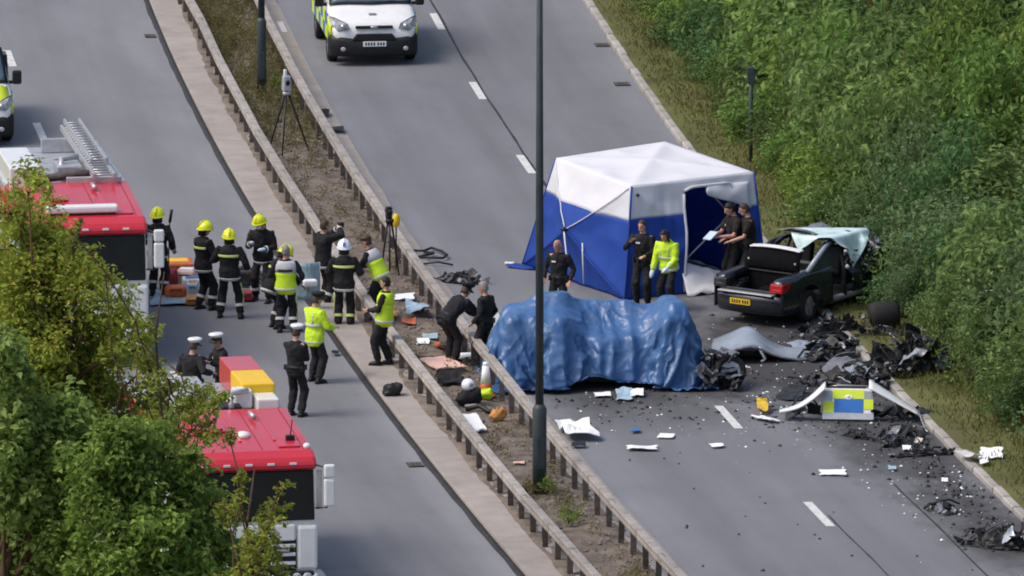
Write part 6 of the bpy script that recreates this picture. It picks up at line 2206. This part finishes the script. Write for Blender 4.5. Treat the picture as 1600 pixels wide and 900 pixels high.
# weeds in the central reservation: thick at the far end, patchy nearer
bl = []
def wd_(o, Y):
    q = noise.noise((o * 1.3, Y * .45, 9)) * .5 + .5
    far = min(1, max(0, (Y - 12) / 9))
    if -14 < Y < 1:
        return .25 * max(0, q - .5)
    return far * (.35 + .65 * q) + (1 - far) * (.05 + max(0, q - .48) * 1.1)
for o, Y in scatter(980, .92, 2.25, -34, 46, wd_):
    h = .10 + .12 * rg.rand() + (.10 if Y > 20 else 0)
    bl.append((tuple(RP(o, Y, .16 + h * .5)), (.16, .16, h)))
V, F = leaf_cloud(bl, 1500, .055, .4, 5, .3, .7)
tag(link('weeds', np_mesh('weeds', V, F, L_WEED)), 'low dry weeds growing on the soil between the barriers', 'weeds', kind='stuff')
for px, py, s, lb, m in ((888, 816, .30, 'green tuft of weeds on the soil near the bottom of the reservation', L_LIME), (856, 768, .26, 'green weed clump at the foot of the nearer lamp post', L_LIME),
                         (822, 768, .2, 'small weed clump left of the nearer lamp post', L_WEED), (432, 140, .3, 'yellow green weed clump beside the farther lamp post', L_LIME), (345, 40, .34, 'olive weed clump in the far end of the reservation', L_WEED)):
    p = G(px, py, .15)
    t = thing('weed', lb, 'plant', p)
    b = MB()
    rs_ = random.Random(px)
    cl = []
    for i in range(16):
        d = Vector((rs_.gauss(0, 1), rs_.gauss(0, 1), 1.4)).normalized() * s * rs_.uniform(.6, 1.2)
        b.tube([(0, 0, -.03), tuple(d * .6), tuple(d)], [.006, .005, .003], 4)
        cl += [(d, s * .28), (d * .65, s * .25)]
    b.build('stems', M['twig'], t)
    V, F = leaf_cloud(cl, 2200, .05, .4, px, .4, .6)
    link('foliage', np_mesh('foliage', V, F, m), t)
# pebbles and clods on the soil
def pebbles(name, pts, r0, r1, m, zf, label):
    V, F = [], []
    oc = np.array([(1, 0, 0), (-1, 0, 0), (0, 1, 0), (0, -1, 0), (0, 0, .7), (0, 0, -.5)])
    fc = np.array([(0, 2, 4), (2, 1, 4), (1, 3, 4), (3, 0, 4), (2, 0, 5), (1, 2, 5), (3, 1, 5), (0, 3, 5)])
    for i, (o, Y) in enumerate(pts):
        r = r0 + (r1 - r0) * rg.rand() ** 2.5
        V.append(oc * r * (.6 + .8 * rg.rand(6, 1)) + np.array(tuple(RP(o, Y, zf))))
        F.append(fc + 6 * i)
    return tag(link(name, np_mesh(name, np.concatenate(V), np.concatenate(F), m)), label, 'debris', kind='stuff')
pebbles('pebbles', scatter(5200, .72, 2.5, -34, 46), .012, .06, M['stone'], .115, 'pebbles and clods strewn over the soil between the barriers')
cen = [(road_off(G(*q)), G(*q).y, ro_, ry_) for q, ro_, ry_ in (((1230, 590), 1.5, 3.2), ((1400, 690), .8, 3.0), ((1300, 530), 1.2, 2.5), ((1530, 800), .8, 3.5), ((1010, 635), 1.8, 1.5), ((1380, 640), 1.0, 2.5), ((1250, 650), 1.2, 2.0), ((1480, 750), .5, 3.0))]
fp = []
for (o, Y, a, c) in cen:
    for i in range(150):
        q = (o + a * rg.randn() * .6, Y + c * rg.randn() * .6)
        if 3.1 < q[0] < 9.95:
            fp.append(q)
pebbles('debris_fragments', fp, .008, .062, M['scrap_dark'], .018, 'small black fragments scattered over the carriageway round the wreckage')
fp2 = [(o + rg.randn() * .8, Y + rg.randn() * 2.0) for o, Y in fp[::2]]
fp2 = [q for q in fp2 if 3.1 < q[0] < 9.9]
pebbles('glass_fragments', fp2, .008, .04, M['paper'], .018, 'pale glass and plastic crumbs scattered over the carriageway')
fp3 = scatter(60, 3.3, 9.5, -34, -12)
pebbles('stray_fragments', fp3, .02, .055, M['black'], .02, 'few small black scraps lying on the open right carriageway')
for i, (px, py, s) in enumerate(((971, 779, .07), (1098, 827, .06), (1156, 716, .08), (1151, 736, .05), (1196, 864, .07), (1222, 754, .06), (1338, 755, .07), (1402, 762, .07), (1350, 747, .05))):
    pass
print('bushes', nb, 'objects', len(bpy.data.objects))

for o in bpy.data.objects:
    if 'label' in o and not 4 <= len(o['label'].split()) <= 16:
        print('LABEL', len(o['label'].split()), o['label'])
